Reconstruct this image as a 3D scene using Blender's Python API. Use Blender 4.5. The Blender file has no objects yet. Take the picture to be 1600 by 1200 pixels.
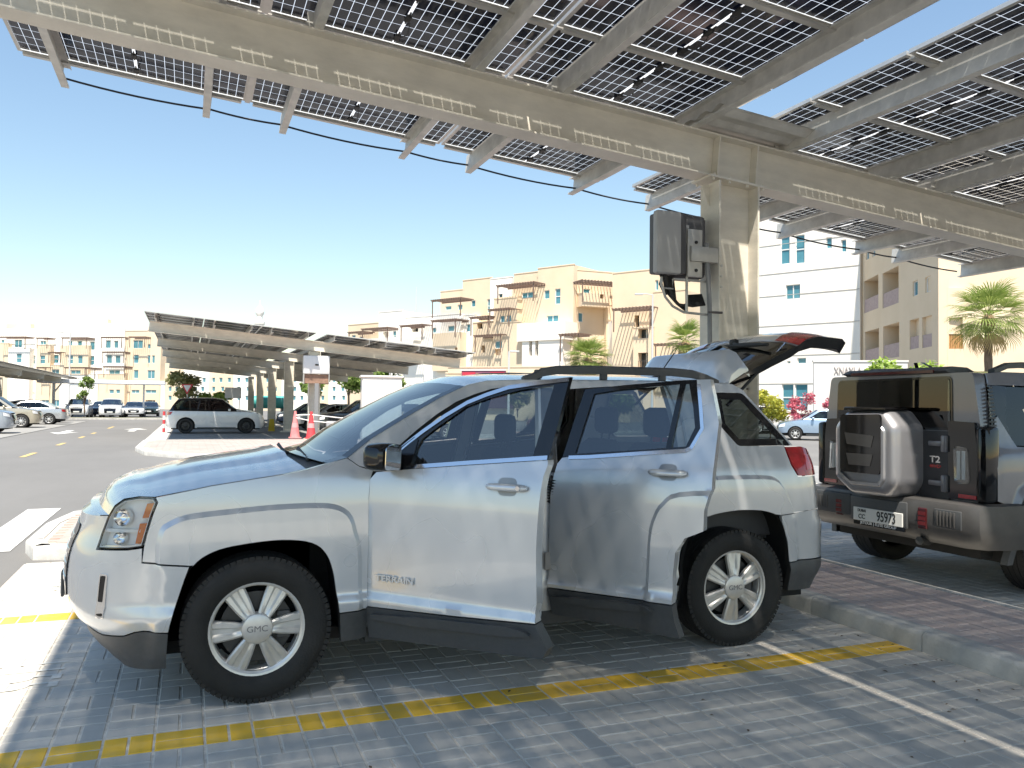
import bpy, bmesh, math, random
from mathutils import Vector, Matrix
from mathutils.geometry import delaunay_2d_cdt
random.seed(7)
R = math.radians
scene = bpy.context.scene
col = scene.collection
# ---------------------------------------------------------------- camera, sky, sun, exposure
# World axes: X runs along the parked cars (their noses point to -X), Y away from the viewer across the bays.
EYE = Vector((0, 0, 1.494)); YAW, PITCH, ROLL, FPX = R(21.68), R(1.52), R(.65), 1272.3
cd = bpy.data.cameras.new('camera'); cam = bpy.data.objects.new('camera', cd); col.objects.link(cam)
cd.sensor_width = 36; cd.sensor_fit = 'HORIZONTAL'; cd.lens = 36*FPX/1600; cd.clip_start = .05; cd.clip_end = 4000
fwd = Vector((math.sin(YAW)*math.cos(PITCH), math.cos(YAW)*math.cos(PITCH), math.sin(PITCH)))
rgt = Vector((math.cos(YAW), -math.sin(YAW), 0)); upv = rgt.cross(fwd)
c_, s_ = math.cos(ROLL), math.sin(ROLL)
rgt, upv = rgt*c_ + upv*s_, upv*c_ - rgt*s_
cam.matrix_world = Matrix(((rgt.x, upv.x, -fwd.x, EYE.x), (rgt.y, upv.y, -fwd.y, EYE.y), (rgt.z, upv.z, -fwd.z, EYE.z), (0, 0, 0, 1)))
scene.camera = cam
scene.cycles.max_bounces = 12; scene.cycles.diffuse_bounces = 6; scene.cycles.glossy_bounces = 6; scene.cycles.transparent_max_bounces = 24
SUN = Vector((-.177, -.46, 1)).normalized()                      # towards the sun
elev = math.asin(SUN.z); azim = math.atan2(SUN.x, SUN.y)
world = bpy.data.worlds.new('World'); scene.world = world; world.use_nodes = True
wn = world.node_tree; wn.nodes.clear()
sky = wn.nodes.new('ShaderNodeTexSky'); sky.sky_type = 'NISHITA'; sky.sun_disc = False
sky.sun_elevation = elev; sky.sun_rotation = azim; sky.altitude = 0; sky.air_density = 1.5; sky.dust_density = 0; sky.ozone_density = 5
bg = wn.nodes.new('ShaderNodeBackground'); bg.inputs[1].default_value = .05
wo = wn.nodes.new('ShaderNodeOutputWorld')
wn.links.new(sky.outputs[0], bg.inputs[0]); wn.links.new(bg.outputs[0], wo.inputs[0])
sd = bpy.data.lights.new('sun', 'SUN'); sd.energy = 2.4; sd.angle = R(.9); sd.color = (1, .965, .91)
sun = bpy.data.objects.new('sun', sd); col.objects.link(sun)
sun.rotation_euler = (-SUN).to_track_quat('-Z', 'Y').to_euler(); sun.location = (0, 0, 60)
vs = scene.view_settings; vs.view_transform = 'Standard'; vs.look = 'None'; vs.exposure = 1.95; vs.gamma = 1; vs.use_curve_mapping = False
vs.use_white_balance = True; vs.white_balance_temperature = 7050; vs.white_balance_tint = 10
# ---------------------------------------------------------------- materials
def new_mat(name):
    m = bpy.data.materials.new(name); m.use_nodes = True
    return m, m.node_tree, m.node_tree.nodes['Principled BSDF']
MATS = {}
def mat(name, c, rough=.6, metal=0.0, var=0.0, scale=6.0, bump=0.0, bscale=None, coat=0.0, spec=None, c2=None, rvar=0.0, stretch=None, emit=None):
    """Principled material whose colour wanders between c*(1-var) and c*(1+var), or c and c2, with noise."""
    if name in MATS: return MATS[name]
    m, nt, b = new_mat(name)
    c = tuple(c)+(1,)
    b.inputs['Base Color'].default_value = c; b.inputs['Roughness'].default_value = rough; b.inputs['Metallic'].default_value = metal
    if coat: b.inputs['Coat Weight'].default_value = coat; b.inputs['Coat Roughness'].default_value = .04
    if spec is not None: b.inputs['Specular IOR Level'].default_value = spec
    if emit: b.inputs['Emission Color'].default_value = tuple(emit[0])+(1,); b.inputs['Emission Strength'].default_value = emit[1]
    if var or c2 or bump or rvar:
        tc = nt.nodes.new('ShaderNodeTexCoord'); mp = nt.nodes.new('ShaderNodeMapping'); nt.links.new(tc.outputs['Object'], mp.inputs[0])
        if stretch: mp.inputs['Scale'].default_value = stretch
        n = nt.nodes.new('ShaderNodeTexNoise'); n.inputs['Scale'].default_value = scale; n.inputs['Detail'].default_value = 6; n.inputs['Roughness'].default_value = .62
        nt.links.new(mp.outputs[0], n.inputs['Vector'])
        r = nt.nodes.new('ShaderNodeValToRGB'); nt.links.new(n.outputs['Fac'], r.inputs[0])
        r.color_ramp.elements[0].position = .3; r.color_ramp.elements[1].position = .7
        if c2: r.color_ramp.elements[0].color = c; r.color_ramp.elements[1].color = tuple(c2)+(1,)
        else:
            r.color_ramp.elements[0].color = tuple(v*(1-var) for v in c[:3])+(1,); r.color_ramp.elements[1].color = tuple(min(1, v*(1+var)) for v in c[:3])+(1,)
        if var or c2: nt.links.new(r.outputs[0], b.inputs['Base Color'])
        if rvar:
            mr = nt.nodes.new('ShaderNodeMapRange'); nt.links.new(n.outputs['Fac'], mr.inputs[0]); mr.inputs[3].default_value = rough-rvar; mr.inputs[4].default_value = rough+rvar
            nt.links.new(mr.outputs[0], b.inputs['Roughness'])
        if bump:
            n2 = nt.nodes.new('ShaderNodeTexNoise'); n2.inputs['Scale'].default_value = bscale or scale*8; n2.inputs['Detail'].default_value = 5
            nt.links.new(mp.outputs[0], n2.inputs['Vector'])
            bp = nt.nodes.new('ShaderNodeBump'); bp.inputs['Strength'].default_value = bump; bp.inputs['Distance'].default_value = .01
            nt.links.new(n2.outputs['Fac'], bp.inputs['Height']); nt.links.new(bp.outputs[0], b.inputs['Normal'])
    MATS[name] = m
    return m
def glass_mat(name, tint, refl=1.0, rough=.0, ior=1.5):
    """Thin pane: see-through with a tint, mirror reflection by Fresnel."""
    if name in MATS: return MATS[name]
    m, nt, b = new_mat(name); nt.nodes.remove(b)
    out = nt.nodes['Material Output']
    t = nt.nodes.new('ShaderNodeBsdfTransparent'); t.inputs[0].default_value = tuple(tint)+(1,)
    g = nt.nodes.new('ShaderNodeBsdfGlossy'); g.inputs['Roughness'].default_value = rough; g.inputs[0].default_value = (refl, refl, refl, 1)
    f = nt.nodes.new('ShaderNodeFresnel'); f.inputs[0].default_value = ior
    x = nt.nodes.new('ShaderNodeMixShader'); nt.links.new(f.outputs[0], x.inputs[0]); nt.links.new(t.outputs[0], x.inputs[1]); nt.links.new(g.outputs[0], x.inputs[2])
    nt.links.new(x.outputs[0], out.inputs[0])
    MATS[name] = m
    return m
# ---------------------------------------------------------------- mesh building
class MB:
    def __init__(s): s.v = []; s.f = []; s.m = []
    def raw(s, vs, fs, mi=0):
        o = len(s.v); s.v += [tuple(p) for p in vs]; s.f += [tuple(i+o for i in f) for f in fs]; s.m += [mi]*len(fs); return s
    def box(s, lo, hi, mi=0, bev=0.0, M=None):
        x0, y0, z0 = lo; x1, y1, z1 = hi
        if bev <= 0:
            v = [(x0,y0,z0),(x1,y0,z0),(x1,y1,z0),(x0,y1,z0),(x0,y0,z1),(x1,y0,z1),(x1,y1,z1),(x0,y1,z1)]
            f = [(3,2,1,0),(4,5,6,7),(0,1,5,4),(1,2,6,5),(2,3,7,6),(3,0,4,7)]
        else:
            b = min(bev, (x1-x0)*.45, (y1-y0)*.45, (z1-z0)*.45); bm = bmesh.new()
            r = bmesh.ops.create_cube(bm, size=1.0)
            bmesh.ops.scale(bm, vec=(x1-x0, y1-y0, z1-z0), verts=bm.verts); bmesh.ops.translate(bm, vec=((x0+x1)/2, (y0+y1)/2, (z0+z1)/2), verts=bm.verts)
            bmesh.ops.bevel(bm, geom=list(bm.edges), offset=b, segments=2, profile=.5, affect='EDGES')
            bm.verts.index_update(); v = [p.co[:] for p in bm.verts]; f = [[q.index for q in p.verts] for p in bm.faces]; bm.free()
        if M: v = [tuple(M @ Vector(p)) for p in v]
        return s.raw(v, f, mi)
    def boxc(s, c, d, mi=0, bev=0.0, M=None):
        return s.box([c[i]-d[i]/2 for i in range(3)], [c[i]+d[i]/2 for i in range(3)], mi, bev, M)
    def tube(s, path, r, n=8, mi=0, cap=True, r2=None):
        P = [Vector(p) for p in path]; rings = []
        up = Vector((0, 0, 1))
        for i, p in enumerate(P):
            t = (P[min(i+1, len(P)-1)]-P[max(i-1, 0)])
            t = t.normalized() if t.length > 1e-9 else Vector((0, 0, 1))
            a = t.cross(up); a = t.cross(Vector((1, 0, 0))) if a.length < .05 else a
            a.normalize(); b = a.cross(t).normalized()
            rr = r if r2 is None else r+(r2-r)*i/max(1, len(P)-1)
            if isinstance(r, (list, tuple)): rr = r[i]
            rings.append([tuple(p+a*(math.cos(2*math.pi*k/n)*rr)+b*(math.sin(2*math.pi*k/n)*rr)) for k in range(n)])
        return s.loft(rings, True, cap, mi)
    def loft(s, rings, closed=True, cap=False, mi=0):
        n = len(rings[0]); v = [p for r in rings for p in r]; f = []
        for i in range(len(rings)-1):
            for k in range(n if closed else n-1):
                a, b = i*n+k, i*n+(k+1) % n
                f.append((a, b, b+n, a+n))
        if cap and closed: f.append(tuple(range(n-1, -1, -1))); f.append(tuple((len(rings)-1)*n+k for k in range(n)))
        return s.raw(v, f, mi)
    def lathe(s, prof, n=32, axis='y', c=(0, 0, 0), mi=0):
        """prof: (radius, offset along axis); axis y = wheel axle."""
        rings = []
        for k in range(n):
            a = 2*math.pi*k/n; ca, sa = math.cos(a), math.sin(a)
            if axis == 'y': rings.append([(c[0]+r*ca, c[1]+o, c[2]+r*sa) for r, o in prof])
            else: rings.append([(c[0]+r*ca, c[1]+r*sa, c[2]+o) for r, o in prof])
        rings.append(rings[0]); return s.loft(rings, False, False, mi)
    def prism(s, poly, d0, d1, axis='y', mi=0):
        """Extrude a 2-D polygon; axis y: poly is (x,z); axis z: (x,y); axis x: (y,z)."""
        def P(p, d): return (p[0], d, p[1]) if axis == 'y' else ((p[0], p[1], d) if axis == 'z' else (d, p[0], p[1]))
        n = len(poly); v = [P(p, d0) for p in poly]+[P(p, d1) for p in poly]
        f = [tuple(range(n)), tuple(range(2*n-1, n-1, -1))]+[(i, i+n, (i+1) % n+n, (i+1) % n) for i in range(n)]
        return s.raw(v, f, mi)
    def build(s, name, mats, parent=None, smooth=None, loc=None, fix=True):
        me = bpy.data.meshes.new(name); me.from_pydata(s.v, [], s.f)
        for m in (mats if isinstance(mats, (list, tuple)) else [mats]): me.materials.append(m)
        if len(set(s.m)) > 1: me.polygons.foreach_set('material_index', s.m)
        if fix:
            bm = bmesh.new(); bm.from_mesh(me); bmesh.ops.remove_doubles(bm, verts=bm.verts, dist=1e-5)
            if fix != 'merge': bmesh.ops.recalc_face_normals(bm, faces=bm.faces)
            bm.to_mesh(me); bm.free()
        if smooth:
            me.polygons.foreach_set('use_smooth', [True]*len(me.polygons)); me.set_sharp_from_angle(angle=R(smooth))
        o = bpy.data.objects.new(name, me); col.objects.link(o)
        if parent: o.parent = parent
        if loc: o.location = loc
        return o
def inst(src, name, parent=None, loc=(0, 0, 0), rot=(0, 0, 0), scale=None):
    o = bpy.data.objects.new(name, src.data if hasattr(src, 'data') else src); col.objects.link(o)
    o.parent = parent; o.location = loc; o.rotation_euler = rot
    if scale: o.scale = scale
    return o
def tag(o, label=None, cat=None, group=None, kind=None):
    if label: o['label'] = label
    if cat: o['category'] = cat
    if group: o['group'] = group
    if kind: o['kind'] = kind
    return o
def thing(name, label, cat, loc=(0, 0, 0), rz=0.0, group=None):
    o = bpy.data.objects.new(name, None); col.objects.link(o); o.empty_display_size = .2
    o.location = loc; o.rotation_euler = (0, 0, rz)
    return tag(o, label, cat, group)
def copy_tree(o, parent=None):
    c = o.copy(); col.objects.link(c); c.parent = parent
    for ch in o.children: copy_tree(ch, c)
    return c
def text_mesh(txt, size, depth=.003, align='CENTER', sx=1.0, bold=0.0):
    cu = bpy.data.curves.new('lettering', 'FONT'); cu.body = txt; cu.size = size; cu.extrude = depth; cu.align_x = align; cu.align_y = 'CENTER'; cu.offset = bold
    o = bpy.data.objects.new('lettering', cu); col.objects.link(o); bpy.context.view_layer.update()
    me = bpy.data.meshes.new_from_object(o.evaluated_get(bpy.context.evaluated_depsgraph_get()))
    bpy.data.objects.remove(o); bpy.data.curves.remove(cu)
    if sx != 1.0:
        for v in me.vertices: v.co.x *= sx
    return me
def text_obj(txt, size, m, parent, loc, rot, depth=.003, align='CENTER', sx=1.0, bold=0.0, name='lettering'):
    me = text_mesh(txt, size, depth, align, sx, bold); me.materials.clear(); me.materials.append(m)
    return inst(me, name, parent, loc, rot)
def resample(poly, step):
    out = []
    for i in range(len(poly)):
        a, b = poly[i], poly[(i+1) % len(poly)]
        n = max(1, int(math.ceil(math.hypot(b[0]-a[0], b[1]-a[1])/step)))
        for k in range(n): out.append((a[0]+(b[0]-a[0])*k/n, a[1]+(b[1]-a[1])*k/n))
    return out
def rpoly(pts, r=.02, n=4):
    """Round the corners of a polygon; a point may carry its own radius as a third value."""
    out = []; k = len(pts)
    for i in range(k):
        p = pts[i]; a = pts[i-1]; b = pts[(i+1) % k]; rad = p[2] if len(p) > 2 else r
        d1 = math.hypot(a[0]-p[0], a[1]-p[1]); d2 = math.hypot(b[0]-p[0], b[1]-p[1])
        q = min(rad, d1*.45, d2*.45)
        if q < 1e-4: out.append((p[0], p[1])); continue
        A = (p[0]+(a[0]-p[0])*q/d1, p[1]+(a[1]-p[1])*q/d1); B = (p[0]+(b[0]-p[0])*q/d2, p[1]+(b[1]-p[1])*q/d2)
        for j in range(n+1):
            t = j/n; out.append(((1-t)**2*A[0]+2*t*(1-t)*p[0]+t*t*B[0], (1-t)**2*A[1]+2*t*(1-t)*p[1]+t*t*B[1]))
    return out
def shrink(poly, d):
    """Offset a polygon inwards by d (outwards for negative d)."""
    k = len(poly); area = sum(poly[i-1][0]*poly[i][1]-poly[i][0]*poly[i-1][1] for i in range(k)); sg = 1 if area > 0 else -1
    out = []
    for i in range(k):
        a, p, b = poly[i-1], poly[i], poly[(i+1) % k]
        def nrm(p, q):
            dx, dy = q[0]-p[0], q[1]-p[1]; l = math.hypot(dx, dy) or 1; return (-dy/l*sg, dx/l*sg)
        n1, n2 = nrm(a, p), nrm(p, b); mx, my = n1[0]+n2[0], n1[1]+n2[1]; q = mx*mx+my*my
        f = 2*d/q if q > .3 else d
        out.append((p[0]+mx*f, p[1]+my*f))
    return out
def cr(pts, n=4):
    """Smooth an open line (Catmull-Rom)."""
    out = []
    for i in range(len(pts)-1):
        p0, p1, p2, p3 = pts[max(0, i-1)], pts[i], pts[i+1], pts[min(len(pts)-1, i+2)]
        for k in range(n):
            t = k/n; out.append(tuple(.5*(2*p1[j]+(p2[j]-p0[j])*t+(2*p0[j]-5*p1[j]+4*p2[j]-p3[j])*t*t+(3*p1[j]-p0[j]-3*p2[j]+p3[j])*t**3) for j in (0, 1)))
    return out+[tuple(pts[-1][:2])]
def fill2d(outline, holes=(), res=.05, feats=()):
    """Triangulate an outline with holes, with inner points every res: returns 2-D verts, triangles and the boundary loops."""
    loops = [resample(outline, res)]+[resample(h, res) for h in holes]
    vs, es = [], []
    for lp in loops:
        o = len(vs); vs += lp; es += [(o+i, o+(i+1) % len(lp)) for i in range(len(lp))]
    xs = [p[0] for p in loops[0]]; ys = [p[1] for p in loops[0]]
    nx = int((max(xs)-min(xs))/res)+1; ny = int((max(ys)-min(ys))/res)+1
    fp = []
    for f in feats:                                             # points along creases, so that the mesh follows them
        for p in resample(f, res*.8):
            if in_poly(p, loops[0]) and not any(in_poly(p, h) for h in loops[1:]) and min(poly_dist(p, l) for l in loops) > res*.3: fp.append(p)
    vs += fp; near = {}
    for p in fp: near.setdefault((int(p[0]//res), int(p[1]//res)), []).append(p)
    for i in range(nx+1):
        for j in range(ny+1):
            p = (min(xs)+(i+.5*(j % 2))*res, min(ys)+j*res)
            if fp and any((p[0]-q[0])**2+(p[1]-q[1])**2 < (res*.55)**2 for a in (-1, 0, 1) for b in (-1, 0, 1) for q in near.get((int(p[0]//res)+a, int(p[1]//res)+b), ())): continue
            if in_poly(p, loops[0]) and not any(in_poly(p, h) for h in loops[1:]) and min(poly_dist(p, l) for l in loops) > res*.45: vs.append(p)
    r = delaunay_2d_cdt([Vector(p) for p in vs], es, [], 0, 1e-6)
    tv = [tuple(p) for p in r[0]]; tris = []
    for f in r[2]:
        c = (sum(tv[i][0] for i in f)/3, sum(tv[i][1] for i in f)/3)
        if in_poly(c, loops[0]) and not any(in_poly(c, h) for h in loops[1:]):
            a, b, d = [tv[i] for i in f]
            ar = abs((b[0]-a[0])*(d[1]-a[1])-(b[1]-a[1])*(d[0]-a[0])); le = max((p[0]-q[0])**2+(p[1]-q[1])**2 for p, q in ((a, b), (b, d), (d, a)))
            if ar < .02*le: continue                            # slivers along straight edges would spoil the shading
            tris.append(tuple(f) if (b[0]-a[0])*(d[1]-a[1])-(b[1]-a[1])*(d[0]-a[0]) > 0 else tuple(f)[::-1])
    return tv, tris, loops
def sheet(mp, outline, holes=(), res=.05, depth=.03, flip=False, mi=0, mb=None, feats=()):
    """Curved panel: mp(a, b, out) maps 2-D to 3-D; edges are turned in by depth so that the panel has thickness."""
    mb = mb or MB(); tv, tris, loops = fill2d(outline, holes, res, feats)
    mb.raw([mp(a, b, 0) for a, b in tv], [t[::-1] for t in tris] if flip else tris, mi)
    if depth:
        for lp in loops:
            n = len(lp); v = [mp(a, b, 0) for a, b in lp]+[mp(a, b, -depth) for a, b in lp]
            mb.raw(v, [(i, (i+1) % n, (i+1) % n+n, i+n) if flip else (i, i+n, (i+1) % n+n, (i+1) % n) for i in range(n)], mi)
    return mb
# ---------------------------------------------------------------- vehicle shell: a plan curve wrapped by a profile
def lerp_table(tab, v):
    if v <= tab[0][0]: return tab[0][1]
    for (a, fa), (b, fb) in zip(tab, tab[1:]):
        if v <= b:
            t = (v - a)/(b - a)
            return fa + (fb - fa)*t
    return tab[-1][1]
def smooth_table(tab, n=6):
    """Resample a table with monotone cubic interpolation so that profiles have no facets."""
    xs = [p[0] for p in tab]; ys = [p[1] for p in tab]; k = len(xs)
    d = [(ys[i+1]-ys[i])/(xs[i+1]-xs[i]) for i in range(k-1)]
    m = [d[0]] + [0 if d[i-1]*d[i] <= 0 else 2*d[i-1]*d[i]/(d[i-1]+d[i]) for i in range(1, k-1)] + [d[-1]]
    out = []
    for i in range(k-1):
        h = xs[i+1]-xs[i]
        for j in range(n):
            t = j/n
            out.append((xs[i]+h*t, (2*t**3-3*t*t+1)*ys[i]+(t**3-2*t*t+t)*h*m[i]+(-2*t**3+3*t*t)*ys[i+1]+(t**3-t*t)*h*m[i+1]))
    out.append((xs[-1], ys[-1]))
    return out
class Shell:
    def __init__(s, nose, xf, tail, xr, W, P, Fp, Rp, nf=2.6, nr=3.2, bumps=()):
        s.P, s.F, s.R, s.bumps, s.W = smooth_table(P), smooth_table(Fp), smooth_table(Rp), bumps, W
        pts = []
        N = 40
        for i in range(N+1):                                   # front centre -> side
            a = math.pi/2*i/N
            pts.append((xf - (xf-nose)*math.cos(a)**(2/nf), -W*math.sin(a)**(2/nf)))
        for i in range(1, 12): pts.append((xf + (xr-xf)*i/12, -W))
        for i in range(N+1):
            a = math.pi/2*(1-i/N)
            pts.append((xr + (tail-xr)*max(0, math.cos(a))**(2/nr), -W*max(0, math.sin(a))**(2/nr)))
        u = [0.0]
        for a, b in zip(pts, pts[1:]): u.append(u[-1]+math.hypot(b[0]-a[0], b[1]-a[1]))
        off = u[N] - xf
        s.u = [v-off for v in u]; s.pts = pts; s.umin, s.umax = s.u[0], s.u[-1]
        nr_ = []
        for i in range(len(pts)):
            a, b = pts[max(0, i-1)], pts[min(len(pts)-1, i+1)]
            tx, ty = b[0]-a[0], b[1]-a[1]; l = math.hypot(tx, ty) or 1
            nr_.append((ty/l, -tx/l))
        nr_[0] = (-1.0, 0.0); nr_[-1] = (1.0, 0.0)
        s.n = nr_
    def plan(s, u):
        u = min(max(u, s.umin), s.umax)
        lo, hi = 0, len(s.u)-1
        while hi-lo > 1:
            m = (lo+hi)//2
            if s.u[m] <= u: lo = m
            else: hi = m
        t = (u-s.u[lo])/max(1e-9, s.u[hi]-s.u[lo])
        p = [s.pts[lo][k]+(s.pts[hi][k]-s.pts[lo][k])*t for k in (0, 1)]
        n = [s.n[lo][k]+(s.n[hi][k]-s.n[lo][k])*t for k in (0, 1)]
        l = math.hypot(*n) or 1
        return p, (n[0]/l, n[1]/l)
    def pos(s, u, z, out=0.0):
        p, n = s.plan(u)
        ws = n[1]*n[1]; w = n[0]*n[0]
        ins = ws*lerp_table(s.P, z) + w*lerp_table(s.F if n[0] < 0 else s.R, z)
        for f in s.bumps: ins -= f(u, z)
        k = out - ins
        y = p[1]+n[1]*k
        return (p[0]+n[0]*k, min(y, 0.0), z)
    def u_at_x(s, x):                                           # side position for a given x
        if x <= s.pts[0][0]: return s.umin
        for i in range(len(s.pts)-1):
            if s.pts[i][0] <= x <= s.pts[i+1][0]:
                t = (x-s.pts[i][0])/max(1e-9, s.pts[i+1][0]-s.pts[i][0])
                return s.u[i]+(s.u[i+1]-s.u[i])*t
        return s.umax
def sstep(a, b, v):
    t = min(1, max(0, (v-a)/(b-a))); return t*t*(3-2*t)
def in_poly(p, poly):
    x, y = p; c = False; j = len(poly)-1
    for i in range(len(poly)):
        xi, yi = poly[i]; xj, yj = poly[j]
        if (yi > y) != (yj > y) and x < (xj-xi)*(y-yi)/(yj-yi)+xi: c = not c
        j = i
    return c
def seg_dist(p, a, b):
    dx, dy = b[0]-a[0], b[1]-a[1]; l = dx*dx+dy*dy
    t = 0 if l == 0 else max(0, min(1, ((p[0]-a[0])*dx+(p[1]-a[1])*dy)/l))
    return math.hypot(p[0]-a[0]-dx*t, p[1]-a[1]-dy*t)
def poly_dist(p, poly):
    return min(seg_dist(p, poly[i-1], poly[i]) for i in range(len(poly)))
def flare(poly, h, soft):
    xs = [p[0] for p in poly]; zs = [p[1] for p in poly]
    bb = (min(xs), max(xs), min(zs), max(zs))
    def f(u, z):
        if not (bb[0] <= u <= bb[1] and bb[2] <= z <= bb[3]) or not in_poly((u, z), poly): return 0
        return h*sstep(0, soft, poly_dist((u, z), poly))
    return f
# ---- the silver SUV: measures in metres, x rearwards from the front axle, z up
TF = [(-.50,.20),(-.475,.70),(-.472,.80),(-.455,.875),(-.425,.905),(-.341,.94),(-.17,.958),(.085,.975),(.304,.975),(.40,.955),(.458,.905),(.485,.82),(.51,.70),(.53,.20)]
TR = [(2.16,.20),(2.19,.75),(2.22,.90),(2.27,.98),(2.36,1.035),(2.66,1.06),(3.06,1.058),(3.17,1.035),(3.225,.98),(3.27,.90),(3.31,.80),(3.34,.60),(3.35,.20)]
def smooth_loop(p, n=3):
    out = []
    for i in range(len(p)):
        p0, p1, p2, p3 = p[i-1], p[i], p[(i+1) % len(p)], p[(i+2) % len(p)]
        if p1[1] < .25 or p2[1] < .25: out.append(p1); continue
        for k in range(n):
            t = k/n; out.append(tuple(.5*(2*p1[j]+(p2[j]-p0[j])*t+(2*p0[j]-5*p1[j]+4*p2[j]-p3[j])*t*t+(3*p1[j]-p0[j]-3*p2[j]+p3[j])*t**3) for j in (0, 1)))
    return out
TFS, TRS = smooth_loop(TF), smooth_loop(TR)
def terrain_shell():
    P = [(.2,.05),(.3,.032),(.39,.016),(.44,.004),(.475,.0),(.505,.020),(.62,.016),(.8,.010),(.95,.012),(1.05,.022),(1.12,.036),(1.18,.06),(1.4,.135),(1.6,.205),(1.68,.24)]
    Fp = [(.2,.30),(.22,.26),(.24,.2),(.264,.16),(.317,.11),(.375,.09),(.40,.05),(.44,.03),(.505,.004),(.60,.0),(.70,.008),(.76,.022),(.84,.055),(.94,.08),(1.03,.11),(1.1,.17),(1.6,.5)]
    Rp = [(.2,.30),(.3,.17),(.366,.08),(.416,.02),(.516,.0),(.73,.0),(.79,.045),(.95,.065),(1.04,.09),(1.2,.14),(1.6,.45)]
    return Shell(-.93, -.36, 3.79, 3.28, .905, P, Fp, Rp, 2.7, 3.0, (flare(TFS, .026, .024), flare(TRS, .026, .024)))
# ---------------------------------------------------------------- ground
def island_mat(name, c1, c2, rough=.85, bump=.35, stain=(.5, .5, .5), stain_amt=.35, hue=None, nscale=9):
    """Stone pieces: each piece has its own tint (random per island), with grime over it."""
    m, nt, b = new_mat(name); L = nt.links.new
    g = nt.nodes.new('ShaderNodeNewGeometry'); r = nt.nodes.new('ShaderNodeValToRGB'); L(g.outputs['Random Per Island'], r.inputs[0])
    r.color_ramp.elements[0].color = tuple(c1)+(1,); r.color_ramp.elements[1].color = tuple(c2)+(1,)
    n = nt.nodes.new('ShaderNodeTexNoise'); n.inputs['Scale'].default_value = nscale; n.inputs['Detail'].default_value = 8; n.inputs['Roughness'].default_value = .7
    p = nt.nodes.new('ShaderNodeNewGeometry'); L(p.outputs['Position'], n.inputs['Vector'])
    n2 = nt.nodes.new('ShaderNodeTexNoise'); n2.inputs['Scale'].default_value = 1.3; n2.inputs['Detail'].default_value = 5; L(p.outputs['Position'], n2.inputs['Vector'])
    mx = nt.nodes.new('ShaderNodeMath'); mx.operation = 'MULTIPLY'; L(n.outputs['Fac'], mx.inputs[0]); L(n2.outputs['Fac'], mx.inputs[1])
    rr = nt.nodes.new('ShaderNodeMapRange'); L(mx.outputs[0], rr.inputs[0]); rr.inputs[1].default_value = .2; rr.inputs[2].default_value = .38; rr.inputs[3].default_value = 0; rr.inputs[4].default_value = stain_amt
    mix = nt.nodes.new('ShaderNodeMix'); mix.data_type = 'RGBA'; L(rr.outputs[0], mix.inputs[0]); L(r.outputs[0], mix.inputs[6]); mix.inputs[7].default_value = tuple(stain)+(1,)
    L(mix.outputs[2], b.inputs['Base Color']); b.inputs['Roughness'].default_value = rough
    n3 = nt.nodes.new('ShaderNodeTexNoise'); n3.inputs['Scale'].default_value = 140; n3.inputs['Detail'].default_value = 4; L(p.outputs['Position'], n3.inputs['Vector'])
    bp = nt.nodes.new('ShaderNodeBump'); bp.inputs['Strength'].default_value = bump; bp.inputs['Distance'].default_value = .004; L(n3.outputs['Fac'], bp.inputs['Height']); L(bp.outputs[0], b.inputs['Normal'])
    MATS[name] = m; return m
paver_m = island_mat('paver_grey', (.44, .42, .385), (.55, .525, .48), stain=(.62, .595, .55), stain_amt=.6)
yellow_m = island_mat('paver_yellow', (.80, .46, .035), (.86, .53, .05), stain=(.60, .46, .22), stain_amt=.4, nscale=14)
red_m = island_mat('paver_red', (.47, .37, .34), (.52, .42, .39), stain=(.54, .50, .47), stain_amt=.6)
red_sunlit_m = island_mat('paver_red_sunlit', (.40, .28, .25), (.46, .33, .30), stain=(.46, .40, .36), stain_amt=.5)  # the red pavers again, darkened so the sunlit islands do not burn out
joint_m = mat('joint_sand', (.66, .61, .53), .95, var=.25, scale=20, bump=.5)
kerb_m = mat('kerb_concrete', (.46, .45, .425), .9, var=.22, scale=3.5, bump=.5, bscale=60)
paint_m = mat('road_paint_white', (.70, .70, .67), .8, c2=(.52, .52, .49), scale=9, bump=.3)
paint_y = mat('road_paint_yellow', (.60, .42, .12), .8, c2=(.45, .36, .2), scale=9, bump=.3)
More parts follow.
